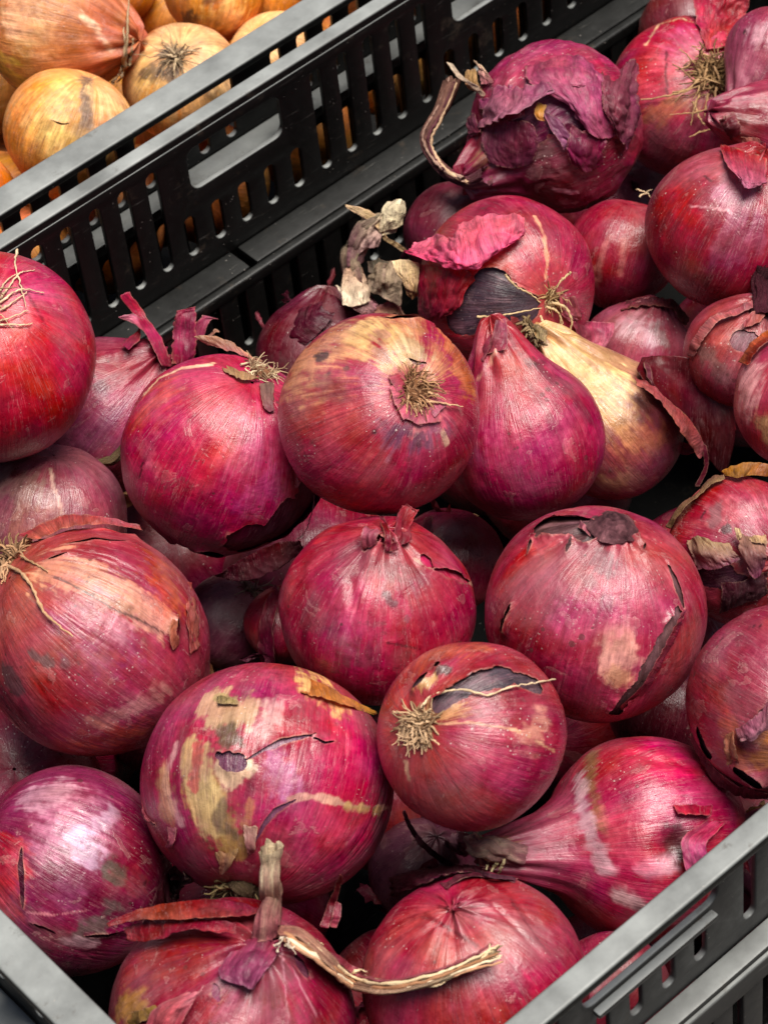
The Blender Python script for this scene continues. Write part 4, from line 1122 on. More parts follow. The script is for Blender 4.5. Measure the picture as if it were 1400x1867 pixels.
flap('A21', 'A21', ['700,1005,1 718,1005,1', '697,970,6 712,968,6', '690,935,9 702,940,9'], '#8a1a36', '#7a2438', jag=3, seed=54, res=(26, 14), wr=1.5)
flap('A21', 'A21', ['660,1005,1 690,990,2', '656,978,6 690,978,6', '664,962,8 700,972,7'], '#a84a62', '#b8647a', jag=4, seed=55, res=(20, 20), wr=1.5)
flap('A21', 'A21', ['705,1008,2 728,1000,2', '712,985,7 724,985,7'], '#902840', '#a83c50', jag=3, seed=56, res=(14, 14))

red('A22', (0.0892, 0.2042, -0.0170), 0.0358, 'large brick-rose onion with pale peeling skin and a single long root', (-0.72, 0.60, 0.34), seed=22, res=(260, 420), asp=1.05, lump=.035,
    cols=('#b85c54', '#a04050', '#8a3a40'), alt='#a8566a', inner='#8a2034', jag=.8, curl=1.2,
    blobs=[('#c48470', 40, .9, .7, '95,1035 150,1050 220,1085'), ('#c08a78', 34, .9, .6, '200,1070 260,1110 290,1140'), ('#b86a44', 40, .7, 1.1, '290,1030 310,1080'), ('#b86a4c', 40, .7, 1.1, '130,1360 230,1340'), ('#9c5080', 50, .6, 1.2, '200,1170 160,1130'), ('#b87a90', 20, .7, .9, '200,1130 215,1150'), ('#4c3a3a', 13, .8, .8, '62,1195 90,1210'), ('#3e3034', 20, .75, .9, '15,1225 30,1250'), ('#4a3638', 10, .6, .9, '120,1212'), ('#5a1a30', 44, .65, 1.1, '20,1300 60,1330'), ('#962038', 24, .6, 1.1, '80,1250 110,1290'),
           ('#c09a90', 20, .4, 1.2, '180,1320 290,1270'), ('#3a2420', 2.2, .8, .6, '100,1052 150,1075 205,1110 255,1130 300,1155'), ('#c85a5a', 14, .7, .9, '130,960 200,950')],
    bare=[(6, '55,985 95,962 140,955'), (5, '150,962 210,952 250,962'), (3.5, '120,995 180,985 235,988'), (3, '90,1022 125,1012'), (4, '318,1170 318,1130')])
tuft('A22', 70, .007, .8, .17, '#caa07c', '#6a5038', seed=22, at=(14, 1012), r=.0005)
strand('A22', 'A22', '10,1030,3 40,1045,2 62,1075,2 80,1115,2 105,1138,2 133,1160,3', 3.6, 2, '#d2a884', tip=.5)
for s in ('5,1040,3 8,1055,2 2,1065,2', '40,1015,2 65,1028,1 88,1042,1', '15,1035,3 12,1050,3 10,1062,3'):
    strand('A22', 'A22', s, 2.6, 2, '#caa07c')
flap('A22', 'A22', ['318,1118,1 328,1120,2', '310,1150,5 325,1150,5', '318,1190,2 330,1175,2'], '#c07a60', '#b86a58', jag=2, seed=57, res=(22, 14), edge='#e0b898')
flap('A22', 'A22', ['340,1060,0 350,1060,0', '342,1120,3 362,1115,2', '350,1195,3 364,1180,1'], '#a04a48', '#a85a52', jag=3, seed=58, res=(30, 14))
flap('A22', 'A22', ['30,975,0 110,940,2 190,940,3 255,958,1', '65,985,3 120,965,5 190,955,6 262,968,2'], '#a84048', '#b85a50', jag=2, seed=59, res=(16, 50), wr=.8, edge='#d8a088')

red('A23', (0.1257, 0.2855, -0.0504), 0.0287, 'greyish rough-skinned onion peeping out above the long-rooted large one', (0.1, 0.85, 0.3), seed=23, cols=('#8a4450', '#8a4650', '#7c4048'), alt='#966068', lump=.05,
    blobs=[('#907068', 46, .7, 1.0, '50,900 20,880'), ('#8a5a48', 40, .6, 1.1, '40,950 90,960'), ('#964056', 40, .6, 1.1, '160,900 190,930'), ('#6a1020', 12, .8, .7, '30,862'), ('#c0a090', 3, .7, .8, '92,855 100,890 115,935')])
stalk('A23', 'A2', '165,852,2 185,845,5 208,838,7 222,822,6', (9, 11, 13, 9), '#b09870', '#7a6248', seed=60, n=26)

red('A24', (0.0971, 0.1291, -0.0300), 0.0395, 'biggest onion, pink with tan scabbed patches and a dark hole in its skin', (-0.15, -0.86, 0.35), seed=24, asp=.93, lump=.03, neck=(-.03, .1, 2.8), res=(270, 430),
    cols=('#962848', '#b03458', '#b04658'), alt='#b85076', inner='#6a3a54', jag=1.0, curl=1.1,
    blobs=[('#b8607a', 60, .6, 1.2, '330,1280 400,1240'), ('#b8987a', 30, .9, .6, '385,1285 420,1300 450,1300'), ('#a07c4c', 34, .9, .7, '370,1450 410,1500 430,1540'), ('#b89a70', 24, .85, .7, '350,1370 365,1430 385,1500'), ('#4c3c2c', 16, .85, .7, '412,1335 422,1350'), ('#544430', 12, .8, .8, '412,1470 400,1500 430,1520'), ('#c8a890', 14, .9, .6, '410,1400 420,1425 460,1400'), ('#9a8a60', 9, .9, .6, '400,1272 425,1275'), ('#d0406c', 70, .5, 1.1, '600,1340 630,1400'), ('#c080b0', 26, .5, 1.1, '500,1390 520,1430'), ('#c8a0a0', 22, .6, 1.1, '500,1290 480,1330'), ('#c85a80', 24, .6, 1.1, '560,1500 640,1520'), ('#8a1a44', 44, .5, 1.1, '600,1600 520,1620'), ('#5a3a44', 24, .7, .9, '700,1440 690,1540'), ('#d0a0a0', 10, .6, 1.0, '330,1500 300,1430 320,1360'), ('#a83048', 9, .8, .7, '362,1360 355,1430'), ('#b8906a', 26, .6, 1.1, '300,1420 300,1480'), ('#b89080', 6, .85, .6, '530,1455 580,1452 640,1470 720,1474'), ('#a08058', 10, .8, .8, '630,1470 690,1478'), ('#d8a870', 26, .85, .9, '560,1250 600,1275'), ('#b07a50', 20, .6, .9, '440,1500 455,1470')],  # hot pink and mauve blobs paint its highlight and sheen
    bare=[(17, '420,1388 435,1392'), (6, '402,1378'), (3.4, '440,1392 480,1368 520,1352 575,1338'), (2, '560,1340 590,1356 610,1352'), (3.6, '462,1542 480,1505 500,1478 540,1458')])
tuft('A24', 60, .008, 1.3, .13, '#8a7a56', '#4a3c2a', seed=24, at=(435, 1618), r=.0005)
flap('A24', 'A24', ['535,1230,1 570,1238,3 620,1262,3 690,1298,2', '548,1262,2 580,1268,4 630,1285,4 688,1305,2'], '#c07c3c', '#c88a44', jag=2, seed=61, res=(18, 46), wr=.8, edge='#d8b070')
flap('A24', 'A24', ['258,1455,0 262,1480,1', '265,1490,3 275,1500,4', '278,1505,2 284,1510,2'], '#a04458', '#b06a6c', jag=2, seed=62, res=(14, 12))
flap('A24', 'A24', ['440,1500,1 470,1505,2', '445,1540,4 468,1545,4', '452,1562,3 462,1560,3'], '#b08a78', '#a85a64', jag=3, seed=63, res=(20, 16), edge='#d0b090')
flap('A24', 'A24', ['300,1500,0 325,1510,1', '305,1530,3 318,1535,3', '300,1545,2 312,1550,2'], '#b86a78', '#b04c5c', jag=3, seed=64, res=(16, 12))
flap('A24', 'A24', ['380,1540,0 440,1545,0', '395,1575,3 428,1570,3', '400,1600,3 410,1592,3'], '#a88458', '#a06a58', jag=4, seed=65, res=(20, 20), edge='#c8a880')
flap('A24', 'A24', ['395,1268,1 435,1272,1', '395,1282,3 436,1280,3'], '#8a7850', '#a89068', jag=2, seed=66, res=(12, 18), mat=M_NECK)
stalk('A24', 'A24', '440,1610,-4 452,1612,0 470,1622,2 500,1636,1', (20, 26, 18, 6), '#6a5a40', '#4c4030', seed=67, n=24)

red('A25', (0.1424, 0.0822, -0.0050), 0.0289, 'onion with a strip of bluish purple flesh crossed by one long root', (-0.60, 0.14, 0.79), seed=25, res=(200, 320), asp=.95, lump=.015,
    cols=('#b04a50', '#a03246', '#8a2a3c'), alt='#a84a58', inner='#3e323c', jag=1.0, curl=1.6,
    blobs=[('#b4604a', 40, .8, 1.1, '740,1230 790,1190 850,1180'), ('#c04a48', 30, .7, 1.1, '720,1270 710,1310'), ('#b85670', 34, .6, 1.1, '850,1330 900,1310'), ('#c89480', 24, .6, 1.1, '960,1350 990,1320'), ('#3e3430', 9, .85, .7, '815,1222 800,1230'), ('#403430', 6, .8, .8, '780,1245'), ('#b89060', 12, .8, .7, '770,1255 790,1240'), ('#8a1428', 18, .7, .9, '790,1430 810,1460'), ('#b0485c', 40, .6, 1.2, '880,1400 930,1420'), ('#70182a', 2, .7, .8, '790,1360 830,1430 850,1480'), ('#c8a080', 3, .7, .8, '800,1320 860,1318 940,1330 1010,1370'), ('#d0b090', 5, .6, .9, '740,1390 745,1420'), ('#c8a070', 20, .6, 1.0, '790,1300 830,1290')],
    bare=[(15, '805,1285 850,1255'), (20, '870,1245 920,1232'), (17, '950,1240 975,1250'), (7, '782,1232 760,1258'), (5, '800,1218')])
tuft('A25', 95, .007, .9, .13, '#dcb994', '#6a5038', seed=25, r=.00034)
strand('A25', 'A25', '768,1290,2 785,1270,1 815,1260,2 850,1257,2 888,1268,1 930,1252,2 970,1246,2 1012,1239,4', 2.2, 2, '#e4c8a4', tip=.8)
for s in ('735,1310,2 728,1335,2 726,1360,2', '745,1320,3 742,1350,2 746,1380,1', '760,1325,3 758,1350,2', '770,1330,2 785,1345,2 800,1358,2', '730,1300,2 716,1298,2', '752,1325,3 752,1360,2', '740,1312,3 733,1348,2', '775,1300,2 785,1292,2'):
    strand('A25', 'A25', s, 2.4, 2, '#dcb994', tip=.6)

red('A26', (0.228, 0.0336, -0.0236), 0.0312, 'maroon onion by the front rim with orange-brown patch and curled papery flaps', (0.5, -0.35, 0.75), 'neck', seed=26, cols=('#7c2c40', '#94384c', '#8c3840'), alt='#984a5c', inner='#3c1824', curl=1.6,
    blobs=[('#b06a48', 30, .8, .9, '1325,1340 1340,1380'), ('#b07040', 26, .85, .9, '1395,1340 1390,1380'), ('#8a5060', 40, .6, 1.1, '1300,1190 1340,1160'), ('#2c1014', 4, .9, .6, '1308,1178 1315,1165'), ('#2c1014', 2, .9, .6, '1350,1148 1385,1140'), ('#a03440', 40, .5, 1.1, '1300,1270')],
    bare=[(14, '1275,1335 1290,1370'), (12, '1350,1400 1380,1420'), (10, '1395,1300')])
flap('A26', 'A26', ['1338,1330,1 1365,1310,3 1400,1270,3', '1345,1345,4 1375,1335,6 1400,1300,6', '1352,1350,4 1378,1348,5 1400,1330,4'], '#a05468', '#b07a84', jag=3, seed=68, res=(22, 30), wr=1.4, edge='#d0a8a0')
flap('A26', 'A26', ['1318,1340,1 1335,1330,2', '1322,1370,3 1345,1372,4', '1325,1395,2 1348,1392,2'], '#b8705c', '#c08a70', jag=3, seed=69, res=(22, 18), edge='#e0b090')
flap('A26', 'A26', ['1262,1330,0 1300,1400,2 1345,1430,3 1400,1448,3', '1255,1345,-1 1295,1420,0 1340,1450,1 1400,1462,1'], '#6a2c34', '#4a1c26', jag=2, seed=70, res=(16, 44))

red('A27', (0.1818, 0.0501, -0.0655), 0.0332, 'hot pink onion behind the front rim with olive scuffs and a thick straw-ended neck', (-0.93, -0.06, 0.36), 'neck', seed=27, asp=.96, neck=(.68, .165, 2.52), lump=.035,
    cols=('#a02440', '#b03454', '#a03c50'), alt='#c05878', dents=[(28, 16, '1228,1545'), (12, 7, '1160,1370 1200,1385 1240,1390')],
    blobs=[('#d84a78', 50, .75, 1.1, '1190,1370 1230,1400'), ('#7c5c40', 17, .8, .8, '1080,1375 1072,1420 1085,1470 1095,1510'), ('#c0a0aa', 17, .75, .8, '1055,1420 1065,1490 1085,1540 1100,1580'), ('#c8a8ac', 22, .8, .7, '1135,1630 1165,1650'), ('#4a2838', 14, .7, .8, '1165,1660'), ('#33201e', 27, .85, .7, '1228,1535 1232,1560'), ('#d8a0b8', 18, .6, 1.0, '1180,1590 1220,1580'), ('#8a4c40', 36, .6, 1.1, '1060,1650 1100,1690'), ('#d0607c', 40, .5, 1.2, '1130,1500 1160,1540'), ('#6a2438', 26, .5, 1.0, '1140,1460'), ('#a04a62', 60, .8, 1.0, '960,1550 1010,1590'), ('#a89870', 20, .9, .8, '885,1545 915,1550')])
flap('A27', 'A27', ['1295,1490,1 1325,1500,2', '1240,1530,6 1290,1540,7', '1250,1600,6 1300,1580,6', '1240,1640,3 1275,1620,3'], '#b83a58', '#d070a0', jag=3, seed=71, res=(34, 26), wr=1.4)
flap('A27', 'A27', ['1225,1465,1 1300,1470,2', '1235,1485,4 1296,1488,4'], '#a01c38', '#b82c48', jag=2, seed=72, res=(14, 30), edge='#e09090')
stalk('A27', 'A27', '945,1558,-2 915,1551,2 892,1547,4 872,1544,5', (27, 25, 23, 24), '#b87880', '#f6e4c4', squash=.8, rough=.3, fray=.004, seed=73)  # end colour brightened to make up for the shade it lies in
for s in ('905,1575,6 895,1590,6 900,1605,6', '890,1570,6 885,1588,6', '880,1530,6 872,1520,6 868,1518,6', '920,1568,5 912,1585,6 905,1608,6'):
    strand('A27', 'A27', s, 3.2, 5, '#c8b890', name='neck_fibre')

red('A28', (0.0412, 0.1664, -0.0568), 0.0330, 'purple-magenta onion with whitish bloom and grey mud by the corner rim', (-0.8, 0.5, 0.25), seed=28, res=(230, 370), asp=.98, cols=('#8c2c44', '#78204a', '#5c0c34'), alt='#8a3c68', inner='#3c0a20', jag=.4, curl=.8,
    blobs=[('#b0708c', 50, .65, 1.2, '120,1480 180,1500 100,1520'), ('#b898b4', 24, .75, .8, '145,1530 165,1560'), ('#c0a0b8', 18, .7, .8, '185,1500 205,1480'), ('#b08898', 30, .6, 1.0, '60,1450 100,1440'), ('#4c443a', 18, .9, .6, '205,1585 215,1595'), ('#544a48', 22, .8, .8, '150,1695 185,1680 200,1660'), ('#8a5060', 26, .6, .9, '255,1610'), ('#ac4444', 40, .8, 1.0, '8,1560 10,1640'), ('#6e0a34', 50, .55, 1.2, '240,1500 260,1560'), ('#96507a', 40, .7, 1.1, '130,1640'), ('#c09aa8', 14, .5, 1.0, '110,1720 170,1715'), ('#c07a88', 2, .7, .7, '50,1663 100,1668 160,1660'), ('#3a1424', 5, .8, .7, '265,1610')],
    bare=[(4, '40,1545 38,1580 42,1620 44,1655'), (2.5, '55,1680 90,1695 110,1705'), (2.5, '150,1708 190,1703 225,1692')])
red('A29', (0.0404, 0.0818, -0.0490), 0.0373, 'front onion at the corner with a long dried straw neck bent over its neighbour', (0.25, 0.68, 0.69), 'neck', seed=29, asp=.92, neck=(.10, .16, 2.3), lump=.03,
    cols=('#7a1c30', '#8e2c40', '#962c44'), alt='#8c3448', inner='#7a2a4c', curl=1.4,
    blobs=[('#9a4a30', 50, .75, 1.1, '290,1740 350,1740'), ('#8a2c34', 50, .6, 1.1, '260,1790 330,1780'), ('#8a3c58', 44, .8, .7, '430,1780 470,1830'), ('#a05474', 34, .7, .7, '430,1850 500,1860'), ('#b83464', 30, .7, 1.0, '540,1800 560,1850'), ('#c890a0', 2, .6, .8, '500,1720 540,1780 575,1850'), ('#c890a0', 2, .6, .8, '510,1720 520,1790 525,1850'), ('#a07a44', 26, .8, .8, '225,1845 250,1835')],
    bare=[(6, '535,1740 560,1785'), (5, '390,1790 400,1830')])
flap('A29', 'A29 A24', ['192,1682,10 260,1655,12 340,1640,12 420,1640,10 470,1655,6', '196,1688,12 262,1678,14 342,1675,14 420,1670,12 478,1668,7'], '#8a2430', '#a04040', jag=2.5, seed=74, res=(16, 56), wr=.9, edge='#c89878')
flap('A29', 'A29 A24', ['222,1690,9 290,1675,11 360,1672,11 430,1680,8', '230,1718,9 285,1712,11 345,1695,12 432,1702,8'], '#7a1428', '#98303c', jag=4, seed=75, res=(16, 46), wr=1.4, edge='#c8707c')
flap('A29', 'A29', ['262,1880,2 300,1875,4 330,1880,4', '285,1835,4 320,1838,6 350,1835,5', '345,1808,3 362,1808,5 374,1795,4'], '#b84a5c', '#c07078', jag=3, seed=76, res=(26, 26), wr=1.2, edge='#e0b0a0')
flap('A29', 'A29', ['200,1848,1 240,1842,2 285,1830,2', '205,1880,2 250,1870,3 290,1850,3'], '#a07c48', '#8a6a3c', jag=4, seed=77, res=(16, 24))
flap('A29', 'A29', ['435,1715,1 480,1705,3 520,1730,3', '400,1760,3 450,1755,4 495,1760,4', '400,1785,3 440,1800,4 460,1810,3'], '#8a2c44', '#8c4460', jag=4, seed=78, res=(26, 30), wr=1.2, edge='#c090a0')
stalk('A29', 'A29', '485,1705,2 488,1675,7 498,1645,10 494,1610,12 492,1575,13 492,1552,14', (28, 23, 20, 16, 16, 21), '#c06c74', '#f6deba', squash=.7, rough=.35, fray=.003, seed=79, n=40)
stalk('A29', 'A29 A30', '500,1700,4 540,1705,8 590,1745,10 635,1785,9 680,1798,7 740,1796,6 800,1778,6 850,1758,6 895,1738,6', (26, 32, 30, 24, 20, 22, 20, 17, 13), '#c88878', '#f6dcb4', squash=.42, rough=.5, fray=.004, seed=80, n=70, k=26)
flap('A29', 'A29 A30', ['520,1692,9 560,1700,11 600,1730,12 650,1762,11 672,1768,10', '530,1706,11 568,1718,13 605,1748,14 640,1772,12 668,1775,10'], '#8a3448', '#a04c5c', jag=3, seed=81, res=(16, 50), wr=1.2)
for s in ('510,1712,8 520,1708,8 530,1718,8', '500,1725,6 512,1718,8 516,1708,8', '520,1722,8 532,1728,8 540,1724,8', '505,1735,6 510,1722,7', '530,1708,9 526,1722,8 540,1738,8'):
    strand('A29', 'A29', s, 2.2, 5, '#dccab4', name='neck_fibre')
red('A30', (0.1008, 0.0409, -0.0500), 0.0338, 'matt red onion in front with a wrinkled pinkish shoulder, under the long dried neck', (-0.2, 0.70, 0.55), 'neck', seed=30, neck=(.02, .12, 2.6), lump=.03,
    cols=('#7c1c34', '#983048', '#a03444'), alt='#a0405a', dents=[(4, 3, '770,1665 800,1690 845,1715'), (4, 3, '800,1640 850,1665 900,1680'), (5, 3, '890,1640 940,1690 985,1740'), (4, 3, '930,1625 970,1680')],
    blobs=[('#b45a60', 60, .7, 1.2, '760,1700 810,1720'), ('#7a5048', 22, .6, 1.0, '845,1665 870,1660'), ('#b0304c', 30, .6, 1.1, '900,1660 930,1650'), ('#a84c68', 60, .5, 1.2, '860,1820 920,1790'), ('#c03058', 22, .7, 1.0, '980,1800'), ('#8a1228', 26, .7, 1.0, '1030,1735'), ('#9a7c80', 40, .35, 1.2, '960,1700'), ('#70182c', 3, .7, .8, '930,1640 975,1705 1000,1740'), ('#6a1424', 3, .8, .7, '770,1672 800,1680 830,1700 870,1725')])
flap('A30', 'A30', ['800,1612,0 830,1592,2 880,1588,2 945,1602,1', '815,1622,2 840,1602,4 885,1598,4 940,1608,2'], '#8a3448', '#703040', jag=2, seed=82, res=(14, 40), wr=.7)

for k_, (dy, c_) in enumerate(((-12, '#8a4a50'), (-5, '#f0d8b0'), (4, '#b08060'), (10, '#fae6c4'), (15, '#c89878'))):
    strand('A29', 'A29 A30', ' '.join('%d,%d,%.1f' % (x, y + dy * s_, h + 2.2 - abs(dy) * .06) for x, y, h, s_ in ((520, 1700, 6, .9), (590, 1745, 11, 1), (640, 1785, 10, 1), (700, 1799, 8, .8), (790, 1782, 7, .8), (850, 1758, 7, .8), (897 + k_ * 5, 1736 + (k_ - 2) * 5, 7, .5))), 4.5, 5, c_, name='neck_fibre', tip=.5)
for k_, s in enumerate(('880,1744,7 900,1730,8 908,1722,8', '885,1748,7 902,1744,8 914,1742,8', '870,1752,7 890,1736,9 892,1722,9', '560,1722,11 575,1716,13 590,1722,13', '640,1776,11 655,1768,13 668,1772,12', '770,1792,8 790,1798,8 812,1790,8')):
    strand('A29', 'A29 A30', s, 3.5, 5, '#ecd4ac', name='neck_fibre', tip=.3)
# ---- onions showing through the gaps
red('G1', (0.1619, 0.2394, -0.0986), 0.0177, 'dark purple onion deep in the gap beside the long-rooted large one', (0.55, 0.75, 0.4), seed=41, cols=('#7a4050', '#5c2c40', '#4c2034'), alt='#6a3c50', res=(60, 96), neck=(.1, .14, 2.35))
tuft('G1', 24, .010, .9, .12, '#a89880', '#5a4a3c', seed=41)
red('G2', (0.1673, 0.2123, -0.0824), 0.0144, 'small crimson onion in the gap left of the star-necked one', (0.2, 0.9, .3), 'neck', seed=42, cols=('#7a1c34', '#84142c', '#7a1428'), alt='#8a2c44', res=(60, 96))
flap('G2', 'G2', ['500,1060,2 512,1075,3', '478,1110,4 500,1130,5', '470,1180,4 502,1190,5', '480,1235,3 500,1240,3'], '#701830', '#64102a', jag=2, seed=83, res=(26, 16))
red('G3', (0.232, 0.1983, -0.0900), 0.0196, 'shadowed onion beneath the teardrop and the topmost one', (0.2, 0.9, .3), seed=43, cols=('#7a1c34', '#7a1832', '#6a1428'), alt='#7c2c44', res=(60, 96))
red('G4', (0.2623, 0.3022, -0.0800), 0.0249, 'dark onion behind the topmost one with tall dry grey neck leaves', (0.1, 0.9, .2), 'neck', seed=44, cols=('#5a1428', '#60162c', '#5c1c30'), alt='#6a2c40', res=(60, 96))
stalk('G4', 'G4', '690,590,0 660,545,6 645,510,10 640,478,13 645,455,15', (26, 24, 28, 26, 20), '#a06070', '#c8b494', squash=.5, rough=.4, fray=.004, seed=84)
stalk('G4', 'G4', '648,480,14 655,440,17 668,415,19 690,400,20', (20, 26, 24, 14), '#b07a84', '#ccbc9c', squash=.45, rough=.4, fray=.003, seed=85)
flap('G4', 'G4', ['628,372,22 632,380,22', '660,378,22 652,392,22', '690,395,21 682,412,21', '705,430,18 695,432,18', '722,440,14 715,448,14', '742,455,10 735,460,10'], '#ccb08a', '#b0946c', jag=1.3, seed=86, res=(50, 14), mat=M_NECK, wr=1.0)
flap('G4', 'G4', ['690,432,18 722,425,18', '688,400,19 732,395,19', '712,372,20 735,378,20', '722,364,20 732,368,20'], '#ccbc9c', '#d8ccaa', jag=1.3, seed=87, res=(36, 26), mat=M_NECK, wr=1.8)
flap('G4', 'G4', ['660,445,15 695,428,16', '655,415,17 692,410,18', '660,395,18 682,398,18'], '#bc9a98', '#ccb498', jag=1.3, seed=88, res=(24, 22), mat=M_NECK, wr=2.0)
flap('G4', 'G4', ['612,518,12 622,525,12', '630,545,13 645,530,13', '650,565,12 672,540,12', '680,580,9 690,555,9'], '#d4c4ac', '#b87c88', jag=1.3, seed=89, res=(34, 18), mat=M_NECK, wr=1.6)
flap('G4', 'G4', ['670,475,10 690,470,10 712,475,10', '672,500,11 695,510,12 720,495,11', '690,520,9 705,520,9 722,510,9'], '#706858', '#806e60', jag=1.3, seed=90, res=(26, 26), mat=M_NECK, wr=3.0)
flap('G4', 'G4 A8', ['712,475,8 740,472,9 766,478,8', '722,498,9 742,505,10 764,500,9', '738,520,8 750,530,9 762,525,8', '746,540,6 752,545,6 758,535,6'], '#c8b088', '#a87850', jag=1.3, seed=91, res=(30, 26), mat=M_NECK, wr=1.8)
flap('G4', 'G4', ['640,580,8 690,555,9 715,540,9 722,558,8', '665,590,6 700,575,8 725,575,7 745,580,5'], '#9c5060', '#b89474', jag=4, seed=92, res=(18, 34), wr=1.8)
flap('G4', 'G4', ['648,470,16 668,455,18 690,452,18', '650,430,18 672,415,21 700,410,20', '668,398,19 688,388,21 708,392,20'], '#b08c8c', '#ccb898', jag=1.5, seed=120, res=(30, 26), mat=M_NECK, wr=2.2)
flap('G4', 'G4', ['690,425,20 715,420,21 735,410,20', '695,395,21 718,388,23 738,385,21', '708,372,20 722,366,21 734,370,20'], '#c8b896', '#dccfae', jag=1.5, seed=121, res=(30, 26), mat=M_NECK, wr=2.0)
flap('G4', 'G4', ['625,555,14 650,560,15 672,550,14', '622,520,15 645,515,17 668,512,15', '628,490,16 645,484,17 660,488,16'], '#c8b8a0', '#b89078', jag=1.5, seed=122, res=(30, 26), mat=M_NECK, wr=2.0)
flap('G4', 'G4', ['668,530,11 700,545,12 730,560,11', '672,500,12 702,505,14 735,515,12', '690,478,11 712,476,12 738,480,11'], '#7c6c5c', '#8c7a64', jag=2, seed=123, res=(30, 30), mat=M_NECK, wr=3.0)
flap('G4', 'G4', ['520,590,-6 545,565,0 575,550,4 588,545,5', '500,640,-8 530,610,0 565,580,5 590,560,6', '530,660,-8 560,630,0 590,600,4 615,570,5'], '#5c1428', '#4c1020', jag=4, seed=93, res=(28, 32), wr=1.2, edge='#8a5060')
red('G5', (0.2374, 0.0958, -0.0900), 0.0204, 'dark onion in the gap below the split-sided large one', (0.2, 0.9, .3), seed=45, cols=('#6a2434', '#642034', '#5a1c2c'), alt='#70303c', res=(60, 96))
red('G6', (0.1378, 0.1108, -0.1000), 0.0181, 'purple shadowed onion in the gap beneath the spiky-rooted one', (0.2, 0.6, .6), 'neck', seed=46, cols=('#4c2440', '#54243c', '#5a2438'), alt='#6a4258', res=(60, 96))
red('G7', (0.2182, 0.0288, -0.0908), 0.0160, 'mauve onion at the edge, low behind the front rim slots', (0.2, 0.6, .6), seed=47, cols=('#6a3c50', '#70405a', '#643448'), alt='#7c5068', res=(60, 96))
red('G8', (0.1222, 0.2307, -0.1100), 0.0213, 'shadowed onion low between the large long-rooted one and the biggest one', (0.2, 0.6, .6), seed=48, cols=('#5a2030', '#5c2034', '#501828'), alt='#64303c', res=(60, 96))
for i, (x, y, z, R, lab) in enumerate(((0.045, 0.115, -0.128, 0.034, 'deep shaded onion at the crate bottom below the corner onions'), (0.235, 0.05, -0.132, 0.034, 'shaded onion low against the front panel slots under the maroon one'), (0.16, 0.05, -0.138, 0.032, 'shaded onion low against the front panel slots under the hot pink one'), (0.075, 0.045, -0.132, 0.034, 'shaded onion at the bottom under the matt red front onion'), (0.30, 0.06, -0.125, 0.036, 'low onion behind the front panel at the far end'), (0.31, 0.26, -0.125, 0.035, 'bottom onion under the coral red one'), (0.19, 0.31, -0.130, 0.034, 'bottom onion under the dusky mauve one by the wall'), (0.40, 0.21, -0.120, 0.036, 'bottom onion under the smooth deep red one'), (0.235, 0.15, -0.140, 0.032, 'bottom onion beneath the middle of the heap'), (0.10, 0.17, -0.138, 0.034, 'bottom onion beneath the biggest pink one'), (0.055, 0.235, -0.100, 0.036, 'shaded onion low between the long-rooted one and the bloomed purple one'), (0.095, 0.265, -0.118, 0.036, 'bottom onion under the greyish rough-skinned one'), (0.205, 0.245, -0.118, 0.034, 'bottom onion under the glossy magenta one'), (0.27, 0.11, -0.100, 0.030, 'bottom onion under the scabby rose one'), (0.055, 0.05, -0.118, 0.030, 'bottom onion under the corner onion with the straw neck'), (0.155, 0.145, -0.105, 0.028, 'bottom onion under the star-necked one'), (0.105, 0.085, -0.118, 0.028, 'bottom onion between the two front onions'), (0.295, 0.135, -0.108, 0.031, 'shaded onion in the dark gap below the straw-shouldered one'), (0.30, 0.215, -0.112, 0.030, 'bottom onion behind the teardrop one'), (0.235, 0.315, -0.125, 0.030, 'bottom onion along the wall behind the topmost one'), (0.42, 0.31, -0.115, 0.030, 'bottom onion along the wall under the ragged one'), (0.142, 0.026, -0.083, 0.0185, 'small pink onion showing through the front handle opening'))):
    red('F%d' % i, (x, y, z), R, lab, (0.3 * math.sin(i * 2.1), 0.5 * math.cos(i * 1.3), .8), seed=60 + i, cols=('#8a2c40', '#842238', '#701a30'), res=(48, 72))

# ---- loose scraps of skin
SCR = 'loose scraps of onion skin'
def scrap(label, keys, rows, c1, c2, **k):
    p = refpoint(keys, *[float(a) for a in rows[-1].split()[0].split(',')][:3])
    t = thing('onion_skin_scrap', label, 'skin scrap', p, SCR)
    return flap(t, keys, rows, c1, c2, name='peel', **k)
scrap('small orange-brown scrap lying above the scabby rose onion', 'A19', ['1312,858,4 1345,845,6 1385,842,6 1420,850,5', '1318,868,4 1345,872,6 1370,868,6 1420,872,3'], '#b87a38', '#a86a34', jag=3, seed=94, res=(16, 30), edge='#d0a060')
scrap('thin brown curled strip along the back of the scabby rose onion', 'A19', ['1212,962,2 1235,925,4 1270,895,4 1298,870,3 1318,868,3', '1218,965,5 1242,932,7 1275,902,7 1300,882,6 1322,872,5'], '#8a6450', '#a0805c', jag=1.5, seed=95, res=(12, 44), wr=.8)
scrap('dark purple strip of skin wedged beneath the spiky-rooted onion', 'G6 A30', ['708,1600,8 760,1585,8 830,1575,6 880,1580,4', '712,1640,5 770,1610,6 835,1590,6 880,1592,3'], '#5c1430', '#4c1028', jag=2, seed=96, res=(16, 46))
scrap('long thin dark curved peel running from the biggest onion to the straw-ended neck', 'G6 A30', ['738,1475,10 755,1510,10 785,1545,10 825,1572,9 880,1588,7 940,1600,5', '732,1480,8 748,1518,8 780,1556,8 822,1582,7 880,1596,5 940,1606,3'], '#4a2434', '#5c3040', jag=1, seed=97, res=(10, 60), edge='#8a6a70', wr=.6)
